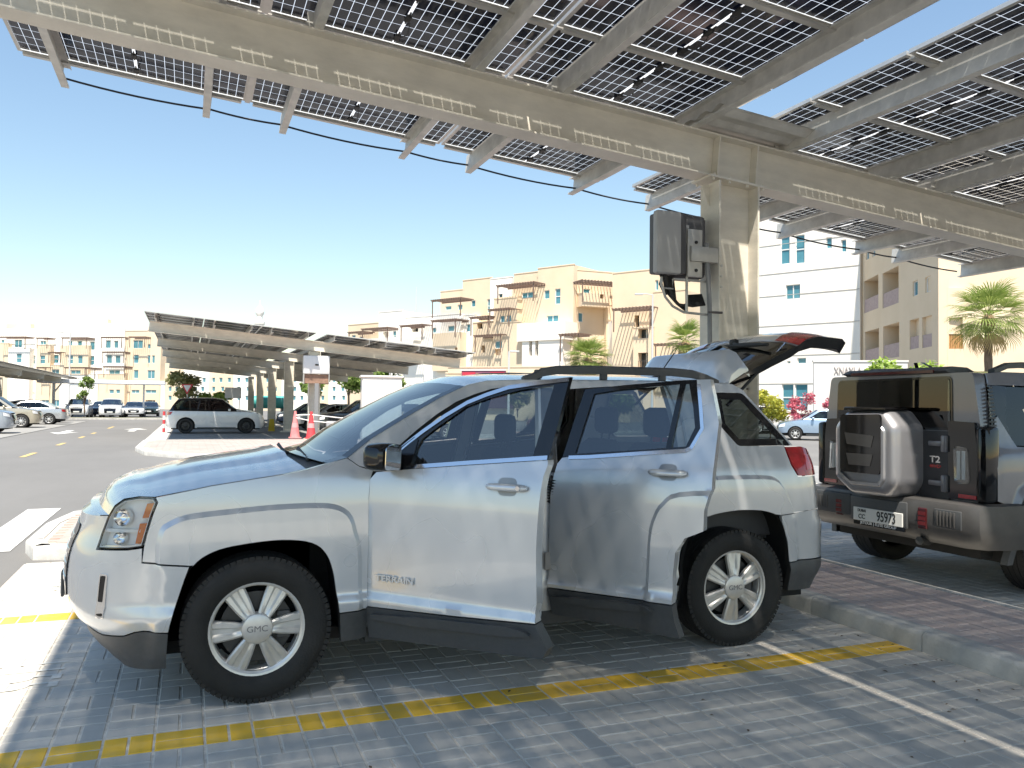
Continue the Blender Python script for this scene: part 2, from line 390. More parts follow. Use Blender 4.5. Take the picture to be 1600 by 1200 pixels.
def asphalt():
    m, nt, b = new_mat('asphalt'); L = nt.links.new
    p = nt.nodes.new('ShaderNodeNewGeometry')
    def noise(s, d=6, mp=None):
        n = nt.nodes.new('ShaderNodeTexNoise'); n.inputs['Scale'].default_value = s; n.inputs['Detail'].default_value = d; n.inputs['Roughness'].default_value = .65
        if mp:
            q = nt.nodes.new('ShaderNodeMapping'); q.inputs['Scale'].default_value = mp; L(p.outputs['Position'], q.inputs[0]); L(q.outputs[0], n.inputs[0])
        else: L(p.outputs['Position'], n.inputs[0])
        return n
    a = noise(.22, 7, (1, .35, 1)); f = noise(90, 3)
    r = nt.nodes.new('ShaderNodeValToRGB'); L(a.outputs['Fac'], r.inputs[0]); r.color_ramp.elements[0].position = .32; r.color_ramp.elements[1].position = .68
    r.color_ramp.elements[0].color = (.145, .142, .136, 1); r.color_ramp.elements[1].color = (.19, .186, .178, 1)
    r2 = nt.nodes.new('ShaderNodeValToRGB'); L(f.outputs['Fac'], r2.inputs[0]); r2.color_ramp.elements[0].color = (.75, .75, .75, 1); r2.color_ramp.elements[1].color = (1.2, 1.2, 1.2, 1)
    mix = nt.nodes.new('ShaderNodeMix'); mix.data_type = 'RGBA'; mix.blend_type = 'MULTIPLY'; mix.inputs[0].default_value = 1; L(r.outputs[0], mix.inputs[6]); L(r2.outputs[0], mix.inputs[7])
    L(mix.outputs[2], b.inputs['Base Color']); b.inputs['Roughness'].default_value = .9
    bp = nt.nodes.new('ShaderNodeBump'); bp.inputs['Strength'].default_value = .5; bp.inputs['Distance'].default_value = .006; L(f.outputs['Fac'], bp.inputs['Height']); L(bp.outputs[0], b.inputs['Normal'])
    return m
asph_m = asphalt()
def sheet_box(name, x0, x1, y0, y1, z, m, parent=None, kind='structure'):
    o = MB().raw([(x0, y0, z), (x1, y0, z), (x1, y1, z), (x0, y1, z)], [(0, 1, 2, 3)]).build(name, m, parent, fix=False)
    if not parent: tag(o, kind=kind)
    return o
ground = sheet_box('ground', -1800, 1800, -1200, 2500, 0, asph_m)
# --- basket-weave paving under the canopy: modules of two pavers, alternately turned
MOD = .2055; Y0 = 3.795; X0 = -1.34
def paver_box(mb, x0, x1, y0, y1, z, mi=0, h=.02, bev=.004):
    j = .0048; x0 += j; x1 -= j; y0 += j; y1 -= j; b = bev
    dz = random.uniform(-.0012, .0012)
    v = [(x0, y0, z-h), (x1, y0, z-h), (x1, y1, z-h), (x0, y1, z-h), (x0, y0, z-b+dz), (x1, y0, z-b+dz), (x1, y1, z-b+dz), (x0, y1, z-b+dz),
         (x0+b, y0+b, z+dz), (x1-b, y0+b, z+dz), (x1-b, y1-b, z+dz), (x0+b, y1-b, z+dz)]
    f = [(8, 9, 10, 11), (4, 5, 9, 8), (5, 6, 10, 9), (6, 7, 11, 10), (7, 4, 8, 11), (0, 1, 5, 4), (1, 2, 6, 5), (2, 3, 7, 6), (3, 0, 4, 7)]
    mb.raw(v, f, mi)
def basket(xa, xb, ya, yb):
    i0, i1 = round((xa-X0)/MOD), round((xb-X0)/MOD); j0, j1 = round((ya-Y0)/MOD), round((yb-Y0)/MOD)
    for i in range(i0, i1):
        for j in range(j0, j1):
            x, y = X0+i*MOD, Y0+j*MOD
            for k in (0, 1):
                if (i+j) % 2: yield (x+k*MOD/2, x+(k+1)*MOD/2, y, y+MOD, j)
                else: yield (x, x+MOD, y+k*MOD/2, y+(k+1)*MOD/2, j)
paving = sheet_box('parking_bay_paving', -1.345, 4.25, -4, 8.5, .0105, joint_m)
def in_view(x, y, z=0):
    d = Vector((x, y, z))-EYE; w = d.dot(fwd)
    if w < .3: return None
    a, b = FPX*d.dot(rgt)/w, -FPX*d.dot(upv)/w
    return w if abs(a) < 830 and abs(b) < 630 else None
cand = []; rest = []
for q in basket(-1.34, 4.24, -.4, 8.45):
    cx, cy = (q[0]+q[1])/2, (q[2]+q[3])/2; w = in_view(cx, cy)
    hidden = .0 < cx < 4.0 and 4.9 < cy < 6.1
    (cand if w and not hidden else rest).append((w or 99, q))
cand.sort(key=lambda t: t[0])
def is_yellow(j): return j in (0, 12)
restmb = MB()
for n, (w, q) in enumerate(cand+rest):
    if n < 300:
        mb = MB(); cx, cy = (q[0]+q[1])/2, (q[2]+q[3])/2
        paver_box(mb, q[0]-cx, q[1]-cx, q[2]-cy, q[3]-cy, 0)
        o = mb.build('paver', yellow_m if is_yellow(q[4]) else paver_m, paving, fix=False, loc=(cx, cy, .014))
        o.rotation_euler = (random.gauss(0, .003), random.gauss(0, .003), random.gauss(0, .006))
    else: paver_box(restmb, q[0], q[1], q[2], q[3], .014, 1 if is_yellow(q[4]) else 0)
tag(restmb.build('paver_field', [paver_m, yellow_m], paving, fix=False), kind='stuff')
# Jetour's side of the island
paving2 = sheet_box('far_bay_paving', 5.45, 11.2, 1.5, 9.5, .0105, joint_m)
mb = MB()
for q in basket(5.46, 11.2, 1.6, 9.4): paver_box(mb, q[0], q[1], q[2], q[3], .014)
tag(mb.build('paver_field', paver_m, paving2, fix=False), kind='stuff')
def kerb_run(name, pts, parent, w=.15, h=.13, step=.95, side=1):
    """Kerbstones laid along a line, each stone a part of its own; the road side lies to the right of the line for side=1."""
    P = [Vector((p[0], p[1], 0)) for p in pts]; segs = []
    for a, b in zip(P, P[1:]):
        L = (b-a).length; n = max(1, round(L/step))
        for k in range(n): segs.append((a.lerp(b, k/n), a.lerp(b, (k+1)/n)))
    for a, b in segs:
        t = (b-a); L = t.length; t.normalize(); ang = math.atan2(t.y, t.x); bv = .025; g = .004
        prof = [(0, -.05), (0, h-bv), (side*bv*.35, h-bv*.35), (side*bv, h), (side*w, h), (side*w, -.05)]
        mb = MB(); mb.loft([[(x, y, z) for y, z in prof] for x in (g, L-g)], True, True)
        o = mb.build(name, kerb_m, parent, smooth=35, loc=(a.x, a.y, 0)); o.rotation_euler.z = ang
# island between the two rows of bays, red pavers on top
isl = tag(MB().box((4.36, -2, -.02), (5.42, 14, .112)).build('paved_island', joint_m), kind='structure')
kerb_run('kerbstone', [(4.22, 9.5), (4.22, -2)], isl, side=1)
kerb_run('kerbstone', [(5.44, -2), (5.44, 14)], isl, w=.1, side=1)
n = 0; mb = MB()
for i in range(9):
    for j in range(60):
        y = 2.0+j*.2+(.1 if i % 2 else 0); x = 4.372+i*.1075
        if x+.1 > 5.34: continue
        if 4.45 < x < 5.1 and 6.1 < y < 6.9: pass
        if n < 280 and y < 7.5:
            m1 = MB(); paver_box(m1, -.0535, .0535, -.1, .1, 0); m1.build('paver', red_m, isl, fix=False, loc=(x+.0535, y+.1, .128)); n += 1
        else: paver_box(mb, x, x+.107, y, y+.2, .128)
tag(mb.build('paver_field', red_m, isl, fix=False), kind='stuff')
# island at the end of the near row (a rounded nose at the lane)
def paved_area(name, poly, z, m, kerb=True, kname='kerbstone', kseg=None, ms=.2):
    o = tag(MB().prism(poly, -.02, z, 'z').build(name, m), kind='structure')
    return o
end_poly = [(11, 8.62), (-.9, 8.62), (-1.32, 8.75), (-1.45, 9.2), (-1.45, 10.4), (-1.3, 11.4), (-.8, 12.1), (0, 12.3), (11, 12.3)]
end_isl = paved_area('end_island', shrink(end_poly[::-1], .13), .118, joint_m)
kerb_run('kerbstone', end_poly, end_isl, side=-1)
mb = MB()
for i in range(62):
    for j in range(36):
        x = -1.25+i*.2+(.1 if j % 2 else 0); y = 8.78+j*.1
        if in_poly((x+.1, y+.05), shrink(end_poly[::-1], .2)) and x < 9: paver_box(mb, x, x+.2, y, y+.1, .134)
tag(mb.build('paver_field', red_sunlit_m, end_isl, fix=False), kind='stuff')
# island in front of the next canopy
bg_poly = [(13, 22.3), (5, 22.3), (1.2, 22.6), (-.2, 23.3), (-1.1, 24.8), (-1.45, 27), (-1.45, 31.6), (13, 31.6)]
bg_isl = paved_area('next_island', shrink(bg_poly[::-1], .13), .118, joint_m)
kerb_run('kerbstone', bg_poly[:-1], bg_isl, side=-1, step=1.2)
mb = MB()
for i in range(36):
    for j in range(22):
        x = -1.25+i*.4+(.2 if j % 2 else 0); y = 22.6+j*.4
        if in_poly((x+.2, y+.2), shrink(bg_poly[::-1], .25)): paver_box(mb, x, x+.4, y, y+.4, .134)
tag(mb.build('paver_field', red_sunlit_m, bg_isl, fix=False), kind='stuff')
tag(MB().box((-1.5, 31.6, -.02), (-.75, 60, .03)).build('bay_edge_strip', kerb_m), kind='structure')
tag(MB().box((-.75, 31.6, -.02), (13, 60, .012)).build('next_bay_paving', mat('bay_block_paving', (.25, .25, .24), .85, var=.2, scale=2)), kind='structure')
# far lane: kerbed grass verge before the far cars
verge = tag(MB().box((-30, 72.6, -.02), (-1.2, 73.6, .13)).build('verge_kerb', kerb_m), kind='structure')
tag(MB().box((-30, 73.6, -.02), (-1.2, 76, .12)).build('grass_verge', mat('verge_grass', (.10, .12, .04), .95, c2=(.22, .19, .10), scale=3)), kind='structure')
# left bays, raised a little above the lane
left_bays = tag(MB().box((-20, 24, -.02), (-6.7, 66, .02)).build('left_bay_paving', mat('left_block_paving', (.27, .265, .25), .88, var=.15, scale=1.5)), kind='structure')
# ---- painted markings
def marking(name, poly, m, label, z=.006, group=None):
    return tag(MB().raw([(p[0], p[1], z) for p in poly], [tuple(range(len(poly)))]).build(name, m, fix=False), label, 'road marking', group)
for k in range(1):
    x = -2.0-.9*k
    marking('crossing_bar', [(x, 9.3), (x+.4, 9.3), (x+.4, 12.8), (x, 12.8)], paint_m, 'worn white zebra crossing bar beside the rounded kerb nose')
for y, l in ((25.5, 2.0), (31.6, 1.7), (37.4, 1.6), (42, 1.6), (51, 3.6)):
    marking('lane_dash', [(-4.07, y-l/2), (-3.93, y-l/2), (-3.93, y+l/2), (-4.07, y+l/2)], paint_y, 'faded yellow dash along the middle of the lane', group='yellow lane dashes')
def arrow(x, y, s, lab):
    P = [(-.12, -1.6), (.12, -1.6), (.12, .3), (.5, .1), (.05, 1.6), (-.4, .3), (-.12, .3)]
    marking('lane_arrow', [(x+a*1.3, y+b*1.6*s) for a, b in P], paint_m, lab)
arrow(-2.6, 47, 1, 'white arrow painted on the lane near the white SUV'); arrow(-5.4, 43.5, -1, 'white arrow painted on the lane near the left parked cars')
numg = paint_m
t = text_obj('1155', .52, numg, None, (-.80, 5.06, .0165), (0, 0, R(-90)), .0004, sx=.50, name='bay_number'); tag(t, 'white bay number painted on grey pavers by the yellow line', 'road marking', 'bay numbers')
t = text_obj('1156', .52, numg, None, (-.86, 7.5, .0165), (0, 0, R(-90)), .0004, sx=.50, name='bay_number'); tag(t, 'white bay number painted on pavers beside the front bumper', 'road marking', 'bay numbers')
# ---------------------------------------------------------------- solar carports
steel_m = mat('carport_steel', (.70, .655, .565), .55, var=.12, scale=2.5, bump=.12, bscale=40, stretch=(1, 1, 3))
galv_m = mat('galvanised_steel', (.62, .605, .56), .55, metal=.25, var=.18, scale=5, rvar=.1)
alu_m = mat('panel_frame', (.62, .60, .56), .45, metal=.6, var=.08)
black_m = mat('black_rubber', (.02, .02, .02), .6)
def cell_material():
    """Glass laminate: dark half-cut cells with clear gaps that let the sun through, one white strip in the middle."""
    m, nt, b = new_mat('solar_cells'); L = nt.links.new; N = nt.nodes.new
    tc = N('ShaderNodeTexCoord'); sp = N('ShaderNodeSeparateXYZ'); L(tc.outputs['Object'], sp.inputs[0])
    def math_(op, a, b_=None, c=None):
        n = N('ShaderNodeMath'); n.operation = op
        for i, v in enumerate((a, b_, c)):
            if v is None: continue
            if isinstance(v, (int, float)): n.inputs[i].default_value = v
            else: L(v, n.inputs[i])
        return n.outputs[0]
    ax = math_('SUBTRACT', math_('ABSOLUTE', sp.outputs[0]), .012)
    fx = math_('ABSOLUTE', math_('SUBTRACT', math_('FRACT', math_('DIVIDE', ax, .0835)), .5))
    fy = math_('ABSOLUTE', math_('SUBTRACT', math_('FRACT', math_('DIVIDE', math_('ADD', sp.outputs[1], .498), .166)), .5))
    gx = math_('GREATER_THAN', fx, .5-.0022/.0835); gy = math_('GREATER_THAN', fy, .5-.0024/.166)
    strip = math_('LESS_THAN', math_('ABSOLUTE', sp.outputs[0]), .012)
    gap = math_('MAXIMUM', math_('MAXIMUM', gx, gy), math_('MAXIMUM', math_('GREATER_THAN', math_('ABSOLUTE', sp.outputs[1]), .497), math_('GREATER_THAN', math_('ABSOLUTE', sp.outputs[0]), 1.012)))
    bus = math_('GREATER_THAN', math_('ABSOLUTE', math_('SUBTRACT', math_('FRACT', math_('DIVIDE', sp.outputs[1], .0184)), .5)), .47)
    cc = N('ShaderNodeMix'); cc.data_type = 'RGBA'; L(bus, cc.inputs[0]); cc.inputs[6].default_value = (.006, .010, .028, 1); cc.inputs[7].default_value = (.03, .036, .06, 1)
    L(cc.outputs[2], b.inputs['Base Color']); b.inputs['Roughness'].default_value = .12; b.inputs['Specular IOR Level'].default_value = .4
    tr = N('ShaderNodeBsdfTransparent'); tr.inputs[0].default_value = (.85, .88, .9, 1)
    tl = N('ShaderNodeBsdfTranslucent'); tl.inputs[0].default_value = (.88, .88, .88, 1)
    g = N('ShaderNodeMixShader'); g.inputs[0].default_value = .35; L(tr.outputs[0], g.inputs[1]); L(tl.outputs[0], g.inputs[2])
    mx = N('ShaderNodeMixShader'); L(gap, mx.inputs[0]); L(b.outputs[0], mx.inputs[1]); L(g.outputs[0], mx.inputs[2])
    wh = N('ShaderNodeBsdfDiffuse'); wh.inputs[0].default_value = (.75, .75, .73, 1); wt = N('ShaderNodeMixShader'); wt.inputs[0].default_value = .5; L(wh.outputs[0], wt.inputs[1]); L(tl.outputs[0], wt.inputs[2])
    m2 = N('ShaderNodeMixShader'); L(strip, m2.inputs[0]); L(mx.outputs[0], m2.inputs[1]); L(wt.outputs[0], m2.inputs[2])
    L(m2.outputs[0], nt.nodes['Material Output'].inputs[0])
    return m
cell_m = cell_material()
PL, PW = 2.085, 1.04                                             # panel length (down the slope) and width
SL = math.atan(.0857)                                           # slope of the roofs
def panel_mesh():
    mb = MB(); hl, hw = PL/2-.006, PW/2-.006
    mb.raw([(-hl, -hw, .02), (hl, -hw, .02), (hl, hw, .02), (-hl, hw, .02)], [(0, 1, 2, 3)], 0)
    for a, b in (((-hl, -hw, 0), (hl, -hw+.032, .004)), ((-hl, hw-.032, 0), (hl, hw, .004)), ((-hl, -hw+.032, 0), (-hl+.032, hw-.032, .004)), ((hl-.032, -hw+.032, 0), (hl, hw-.032, .004))): mb.box(a, b, 1)
    for a, b in (((-hl, -hw, .004), (hl, -hw+.004, .035)), ((-hl, hw-.004, .004), (hl, hw, .035)), ((-hl, -hw+.004, .004), (-hl+.004, hw-.004, .035)), ((hl-.004, -hw+.004, .004), (hl, hw-.004, .035))): mb.box(a, b, 1)
    return mb
JB = MB().boxc((0, 0, -.008), (.045, .10, .022), 0, .004).boxc((0, .07, -.004), (.012, .05, .012)).boxc((0, -.07, -.004), (.012, .05, .012))
def c_section(x0, h, w, t, y0, y1, face):
    """C-profile purlin: web at x0, flanges towards +x for face=1."""
    mb = MB(); f = face
    pr = [(0, 0), (f*w, 0), (f*w, .018), (f*(w-t), .018), (f*(w-t), t), (f*t, t), (f*t, h-t), (f*(w-t), h-t), (f*(w-t), h-.018), (f*w, h-.018), (f*w, h), (0, h)]
    mb.loft([[(x0+x, y, z) for x, z in pr] for y in (y0, y1)], True, True)
    return mb
def ibeam(mb, L0, L1, h, w, tf=.016, tw=.012):
    """I-section along x from L0 to L1, z 0..h, centred on y=0."""
    pr = [(-w/2, 0), (w/2, 0), (w/2, tf), (tw/2, tf), (tw/2, h-tf), (w/2, h-tf), (w/2, h), (-w/2, h), (-w/2, h-tf), (-tw/2, h-tf), (-tw/2, tf), (-w/2, tf)]
    mb.loft([[(x, y, z) for y, z in pr] for x in (L0, L1)], True, True)
BW, BH, COLX = .22, .41, 4.8
def beam_z(x): return 3.645-.0857*(x-COLX)                      # underside of the sloping beams
PURL = [-1.22, .15, .85, 2.23, 2.96, 4.36, 5.38, 6.78, 7.46, 8.86, 9.55, 10.95]
PCEN = [-.535, 1.555, 3.645, 6.13, 8.22, 10.31]
def carport(name, label, cols, y_far, rows, detailed, group=None):
    t = thing(name, label, 'carport', (COLX, cols[0], 0), 0, group)
    ox, oy = COLX, cols[0]
    def tilt(o, x, y): o.location = (x-ox, y-oy, beam_z(x)); o.rotation_euler = (0, SL, 0)
    bm_ = MB(); ibeam(bm_, -6.28, 6.28, BH, BW)
    me = None
    for cy in cols:
        # column: I-section, web across the view, flanges facing along the rows
        mb = MB(); w, d = .30, .46; tf, tw = .02, .014; ch = beam_z(COLX)-.02
        pr = [(-d/2, -w/2), (-d/2+tf, -w/2), (-d/2+tf, -tw/2), (d/2-tf, -tw/2), (d/2-tf, -w/2), (d/2, -w/2), (d/2, w/2), (d/2-tf, w/2), (d/2-tf, tw/2), (-d/2+tf, tw/2), (-d/2+tf, w/2), (-d/2, w/2)]
        mb.loft([[(x, y, z) for x, y in pr] for z in (.02, ch)], True, True)
        mb.boxc((0, 0, .06), (.62, .46, .03)); mb.boxc((0, 0, 0), (.75, .6, .09))
        c = mb.build('column', steel_m, t, loc=(0, cy-oy, 0))
        if me is None: b = bm_.build('beam', steel_m, t); me = b.data
        else: b = inst(me, 'beam', t)
        tilt(b, COLX, cy)
        if detailed:
            # stiffeners in the beam over the column flanges, end plate with bolts, gussets
            for sx in (-.22, .22):
                for sy in (-1, 1):
                    s = MB().box((sx-.008, .007 if sy > 0 else -BW/2+.003, .017), (sx+.008, BW/2-.003 if sy > 0 else -.007, BH-.017)).build('stiffener', steel_m, b)
            p = MB().box((-.33, -.16, -.022), (.33, .16, -.002)); 
            for sx in (-.28, -.1, .1, .28):
                for sy in (-.135, .135): p.lathe([(0, -.045), (.014, -.045), (.014, .018), (0, .018)], 6, 'z', (sx, sy, 0))
            p.build('cap_plate', steel_m, b)
            for sx in (-1, 1):
                g = MB().prism([(sx*.24, ch-.02), (sx*.33, ch-.02), (sx*.24, ch-.22)], -.006, .006).build('gusset', steel_m, c)
            for px_, pz in ((-.06, 1.88), (.05, 1.88), (-.1, 1.55), (.2, 1.68)): MB().lathe([(0, -.012), (.008, -.012), (.008, .0), (0, .0)], 8, 'y', (px_, -.008, pz)).build('bolt_hole_shade', black_m, c)  # black discs stand in for the dark inside the holes
            for zz in (2.62, 2.72, 2.82): MB().lathe([(0, -.014), (.011, -.014), (.011, 0), (0, 0)], 6, 'y', (-.23+.02, -.152, zz)).build('bolt', galv_m, c)
    ya, yb = y_far-rows*1.05, y_far
    y_ext = .16
    ztop = BH
    for i, px_ in enumerate(PURL):
        f = 1 if i % 2 == 0 else -1
        p = c_section(0, .20, .07, .004, ya-cols[0], yb+y_ext-cols[0], f).build('purlin', galv_m, t)
        p.location = (px_-ox, 0, beam_z(px_)+BH+.002); p.rotation_euler = (0, SL, 0)
        if detailed:
            for cy in cols:
                MB().boxc((-f*.03, cy-cols[0], .09), (.05, .008, .16)).boxc((-f*.03, cy-cols[0]+.03, .004), (.06, .07, .006)).build('purlin_cleat', galv_m, p)
    if detailed:
        pm = panel_mesh().build('solar_panel', [cell_m, alu_m], t, fix=False); jb = JB.build('junction_box', black_m, pm); jb.location = (0, 0, .012)
        first = True
        for r in range(rows):
            for xc in PCEN:
                y = yb-(r+.5)*1.05
                if first: o = pm; first = False; ob = jb
                else: o = inst(pm, 'solar_panel', t); ob = inst(jb, 'junction_box', o, (0, 0, .012))
                o.location = (xc-ox, y-oy, beam_z(xc)+BH+.206); o.rotation_euler = (0, SL, 0)
                inst(jb, 'junction_box', o, (0, .36, .012)); inst(jb, 'junction_box', o, (0, -.36, .012))
                if -2 < y < 9: MB().tube([(.02, .33, -.004), (.05, .2, -.03), (.03, .05, -.004)], .004, 5).build('cable', black_m, o)
        # module clamps rails along the joints between rows
        for r in range(rows+1):
            y = yb-r*1.05
            for xc in PCEN:
                q = MB().boxc((0, 0, -.012), (PL-.1, .055, .022)).build('clamp_rail', alu_m, t); q.location = (xc-ox, y-oy, beam_z(xc)+BH+.205); q.rotation_euler = (0, SL, 0)
        for y0 in range(rows):                                       # strips added to keep a sun streak out of the first panel joint
            q = MB().boxc((0, 0, -.004), (.05, 1.04, .006)).build('joint_sun_cover', alu_m, t); q.location = (.51-ox, yb-(y0+.5)*1.05-oy, beam_z(.51)+BH+.20); q.rotation_euler = (0, SL, 0)
        # string cable that sags between the purlin ends
        pts = []
        for a, b in zip(PURL, PURL[1:]):
            for k in range(8):
                u = k/8; x = a+(b-a)*u; pts.append((x-ox, yb+.08-oy, beam_z(x)+BH+.07-.03*(1-(2*u-1)**2)*(b-a)/1.4))
        MB().tube(pts, .011, 5).build('string_cable', black_m, t)
        # corrugated gutter sheet over the gap at the beam
        mb = MB(); n = 24; yc = cols[0]; rows_ = []
        for k in range(n+1):
            y = yc-.5+k*1.0/n; zz = .03*(1 if (k % 6) in (0, 1, 5) else (-.2 if k % 6 == 3 else .3))
            rows_.append([(x-ox, y-oy, beam_z(x)+BH+.06+zz) for x in (4.32, 5.42)])
        mb.loft(rows_, False); mb.loft([[(p[0], p[1], p[2]+.003) for p in r] for r in rows_], False)
        mb.build('gutter_sheet', galv_m, t)
    else:
        for nm, cen in (('panel_array', PCEN[:3]), ('panel_array', PCEN[3:])):
            mb = MB(); src = panel_mesh(); c, s = math.cos(SL), math.sin(SL)
            for r in range(rows):
                for xc in cen:
                    y = yb-(r+.5)*1.05; z = beam_z(xc)+BH+.206
                    mb.raw([(xc-ox+x*c+zz*s, y-oy+yy, z-x*s+zz*c) for x, yy, zz in src.v], src.f, 0); mb.m[-len(src.f):] = src.m
            tag(mb.build(nm, [mat('solar_far', (.014, .016, .03), .15, spec=.8), alu_m], t, fix=False), kind='stuff')
    return t
near_port = carport('solar_carport', 'tall solar carport whose beam and column stand over the silver SUV', [6.46, -2.54], 8.85, 11, True)
# ---------------------------------------------------------------- vehicle parts shared by all cars
def flake_paint(name, c, rough=.28, metal=.75):
    m, nt, b = new_mat(name); L = nt.links.new
    tc = nt.nodes.new('ShaderNodeTexCoord')
    d = nt.nodes.new('ShaderNodeTexNoise'); d.inputs['Scale'].default_value = 1.6; d.inputs['Detail'].default_value = 2; L(tc.outputs['Object'], d.inputs['Vector'])
    b.inputs['Base Color'].default_value = tuple(c)+(1,); b.inputs['Metallic'].default_value = metal
    r2 = nt.nodes.new('ShaderNodeMapRange'); L(d.outputs['Fac'], r2.inputs[0]); r2.inputs[3].default_value = rough-.05; r2.inputs[4].default_value = rough+.09; L(r2.outputs[0], b.inputs['Roughness'])
    b.inputs['Coat Weight'].default_value = 1; b.inputs['Coat Roughness'].default_value = .05
    MATS[name] = m; return m
silver_m = flake_paint('silver_paint', (.62, .64, .66), .25, .38)
grey_m = flake_paint('matte_grey_paint', (.19, .195, .22), .38, .45)
clad_m = mat('cladding_plastic', (.062, .066, .07), .48, var=.1, scale=40, bump=.15, bscale=300)
gloss_m = mat('gloss_black', (.008, .008, .009), .08, spec=.6)
chrome_m = mat('chrome', (.78, .78, .78), .12, metal=1.0)
rim_m = mat('alloy', (.66, .65, .63), .34, metal=.55, var=.06, scale=30)
tyre_m = mat('tyre_rubber', (.014, .014, .014), .72, var=.25, scale=8, bump=.25, bscale=90)
inner_m = mat('wheelhouse', (.012, .012, .012), .85)
seat_m = mat('seat_fabric', (.035, .036, .04), .85, var=.15, scale=60, bump=.2)
trim_m = mat('interior_trim', (.06, .06, .062), .6)
liner_m = mat('headliner', (.34, .33, .31), .9)
win_m = glass_mat('window_glass', (.70, .78, .80), 1.0, ior=1.95)
dark_win_m = glass_mat('privacy_glass', (.16, .20, .20), 1.0, ior=1.6)
shield_m = glass_mat('windscreen_glass', (.40, .50, .53), 1.0, ior=3.0)
clear_m = glass_mat('lamp_cover', (.95, .96, .96), 1.0, ior=1.4)
lamp_m = mat('lamp_reflector', (.82, .83, .83), .3)
orange_m = mat('orange_reflector', (.65, .16, .01), .25, coat=1, spec=.6)
red_lamp_m = mat('red_lens', (.42, .012, .015), .15, coat=1, var=.25, scale=25)
plate_m = mat('number_plate', (.75, .75, .72), .4)
ink_m = mat('plate_ink', (.02, .02, .02), .6)
disc_m = mat('brake_disc', (.07, .07, .07), .45, metal=.6)
caliper_m = mat('brake_caliper', (.09, .09, .09), .6, metal=.4)
def wheel(parent, c, rad, w, rim_r, side, spokes, rot=0.0, cap=None, rim_mat=None, tread=True, style='wide', name='wheel'):
    """Tyre with grooves and shoulder blocks, rim barrel, spokes, hub cap, disc; the outer face looks along side*y."""
    s = side; rim_mat = rim_mat or rim_m
    mb = MB(); h = w/2; k = rad-rim_r
    prof = [(rim_r-.006, -h*.80), (rim_r+.012, -h*.93), (rim_r+k*.45, -h*1.0), (rad-.045, -h*.97), (rad-.014, -h*.86)]
    tr = [-.72, -.70, -.40, -.385, -.355, -.34, -.02, .0, .02, .34, .355, .385, .40, .70, .72]
    for t in tr:
        g = abs(abs(t)-.37) < .02 or abs(t) < .015
        prof.append((rad-(.009 if g else .0)-.006*(t*t), t*h))
    prof += [(rad-.014, h*.86), (rad-.045, h*.97), (rim_r+k*.45, h*1.0), (rim_r+.012, h*.93), (rim_r-.006, h*.80)]
    mb.lathe(prof, 56)
    if tread:
        for q in range(72):                                     # shoulder blocks
            a = 2*math.pi*q/72; M = Matrix.Rotation(-a, 4, 'Y')
            for sg in (-1, 1): mb.boxc((rad-.0135, sg*h*.80, 0), (.022, h*.20, rad*.066), 0, 0, M)
    ty = mb.build(name, tyre_m, parent, smooth=40, loc=c)
    r = MB()
    r.lathe([(rim_r*.93, -h*.78), (rim_r+.004, -h*.82), (rim_r+.006, -h*.74), (rim_r*.9, -h*.6), (rim_r*.86, 0), (rim_r*.88, s*h*.45), (rim_r*.955, s*h*.60), (rim_r*1.0, s*h*.80), (rim_r+.008, s*h*.86), (rim_r+.006, s*h*.78)], 48)
    yf = s*h*.70
    if style == 'wide':
        for q in range(spokes):
            M = Matrix.Rotation(-(rot+2*math.pi*q/spokes), 4, 'Y')
            rings = []
            for rr, hw, yo, gr in ((.045, .028, .004, .0), (.078, .034, .004, .007), (.12, .043, .0, .012), (.17, .051, -.008, .012), (rim_r*.96, .058, -.014, .008)):
                pr = [(-hw, -.03), (-hw, -.008), (-hw+.009, 0), (-hw*.42, 0), (-hw*.22, -gr), (hw*.22, -gr), (hw*.42, 0), (hw-.009, 0), (hw, -.008), (hw, -.03)]
                rings.append([tuple(M @ Vector((rr, yf+s*(yo+b), a))) for a, b in pr])
            r.loft(rings, True, True)
    else:
        for q in range(spokes):
            M = Matrix.Rotation(-(rot+2*math.pi*q/spokes), 4, 'Y')
            for dz in ((-.022, .022) if style == 'split' else (0,)):
                r.raw([tuple(M @ Vector(p)) for p in ((.03, yf, dz*.3-.012), (.03, yf, dz*.3+.012), (rim_r*.95, yf-s*.012, dz+.014), (rim_r*.95, yf-s*.012, dz-.014), (.03, yf-s*.03, dz*.3-.012), (.03, yf-s*.03, dz*.3+.012), (rim_r*.95, yf-s*.04, dz+.014), (rim_r*.95, yf-s*.04, dz-.014))],
                      [(0, 1, 2, 3), (4, 7, 6, 5), (0, 4, 5, 1), (1, 5, 6, 2), (2, 6, 7, 3), (3, 7, 4, 0)])
    r.build('rim', rim_mat, ty, smooth=40)
    MB().lathe([(0, yf+s*.016), (.056, yf+s*.016), (.072, yf+s*.010), (.079, yf-s*.004), (.079, yf-s*.03), (0, yf-s*.03)], 28).build('hub_cap', rim_mat, ty, smooth=40)
    MB().lathe([(0, yf-s*.055), (rim_r*.74, yf-s*.055), (rim_r*.74, yf-s*.075), (0, yf-s*.075)], 28).build('brake_disc', disc_m, ty, smooth=40)
    MB().lathe([(0, -s*h*.55), (rim_r*.86, -s*h*.55)], 24).build('wheel_backing', inner_m, ty)
    MB().boxc((rim_r*.55, yf-s*.06, 0), (.07, .05, .14), 0, .01).build('brake_caliper', caliper_m, ty)
    if cap: text_obj(cap, .042, mat('cap_letter', (.22, .22, .23), .4, metal=.6), ty, (0, yf+s*.0165, 0), (R(90), 0, 0 if s < 0 else R(180)), .001, sx=1.1)
    return ty
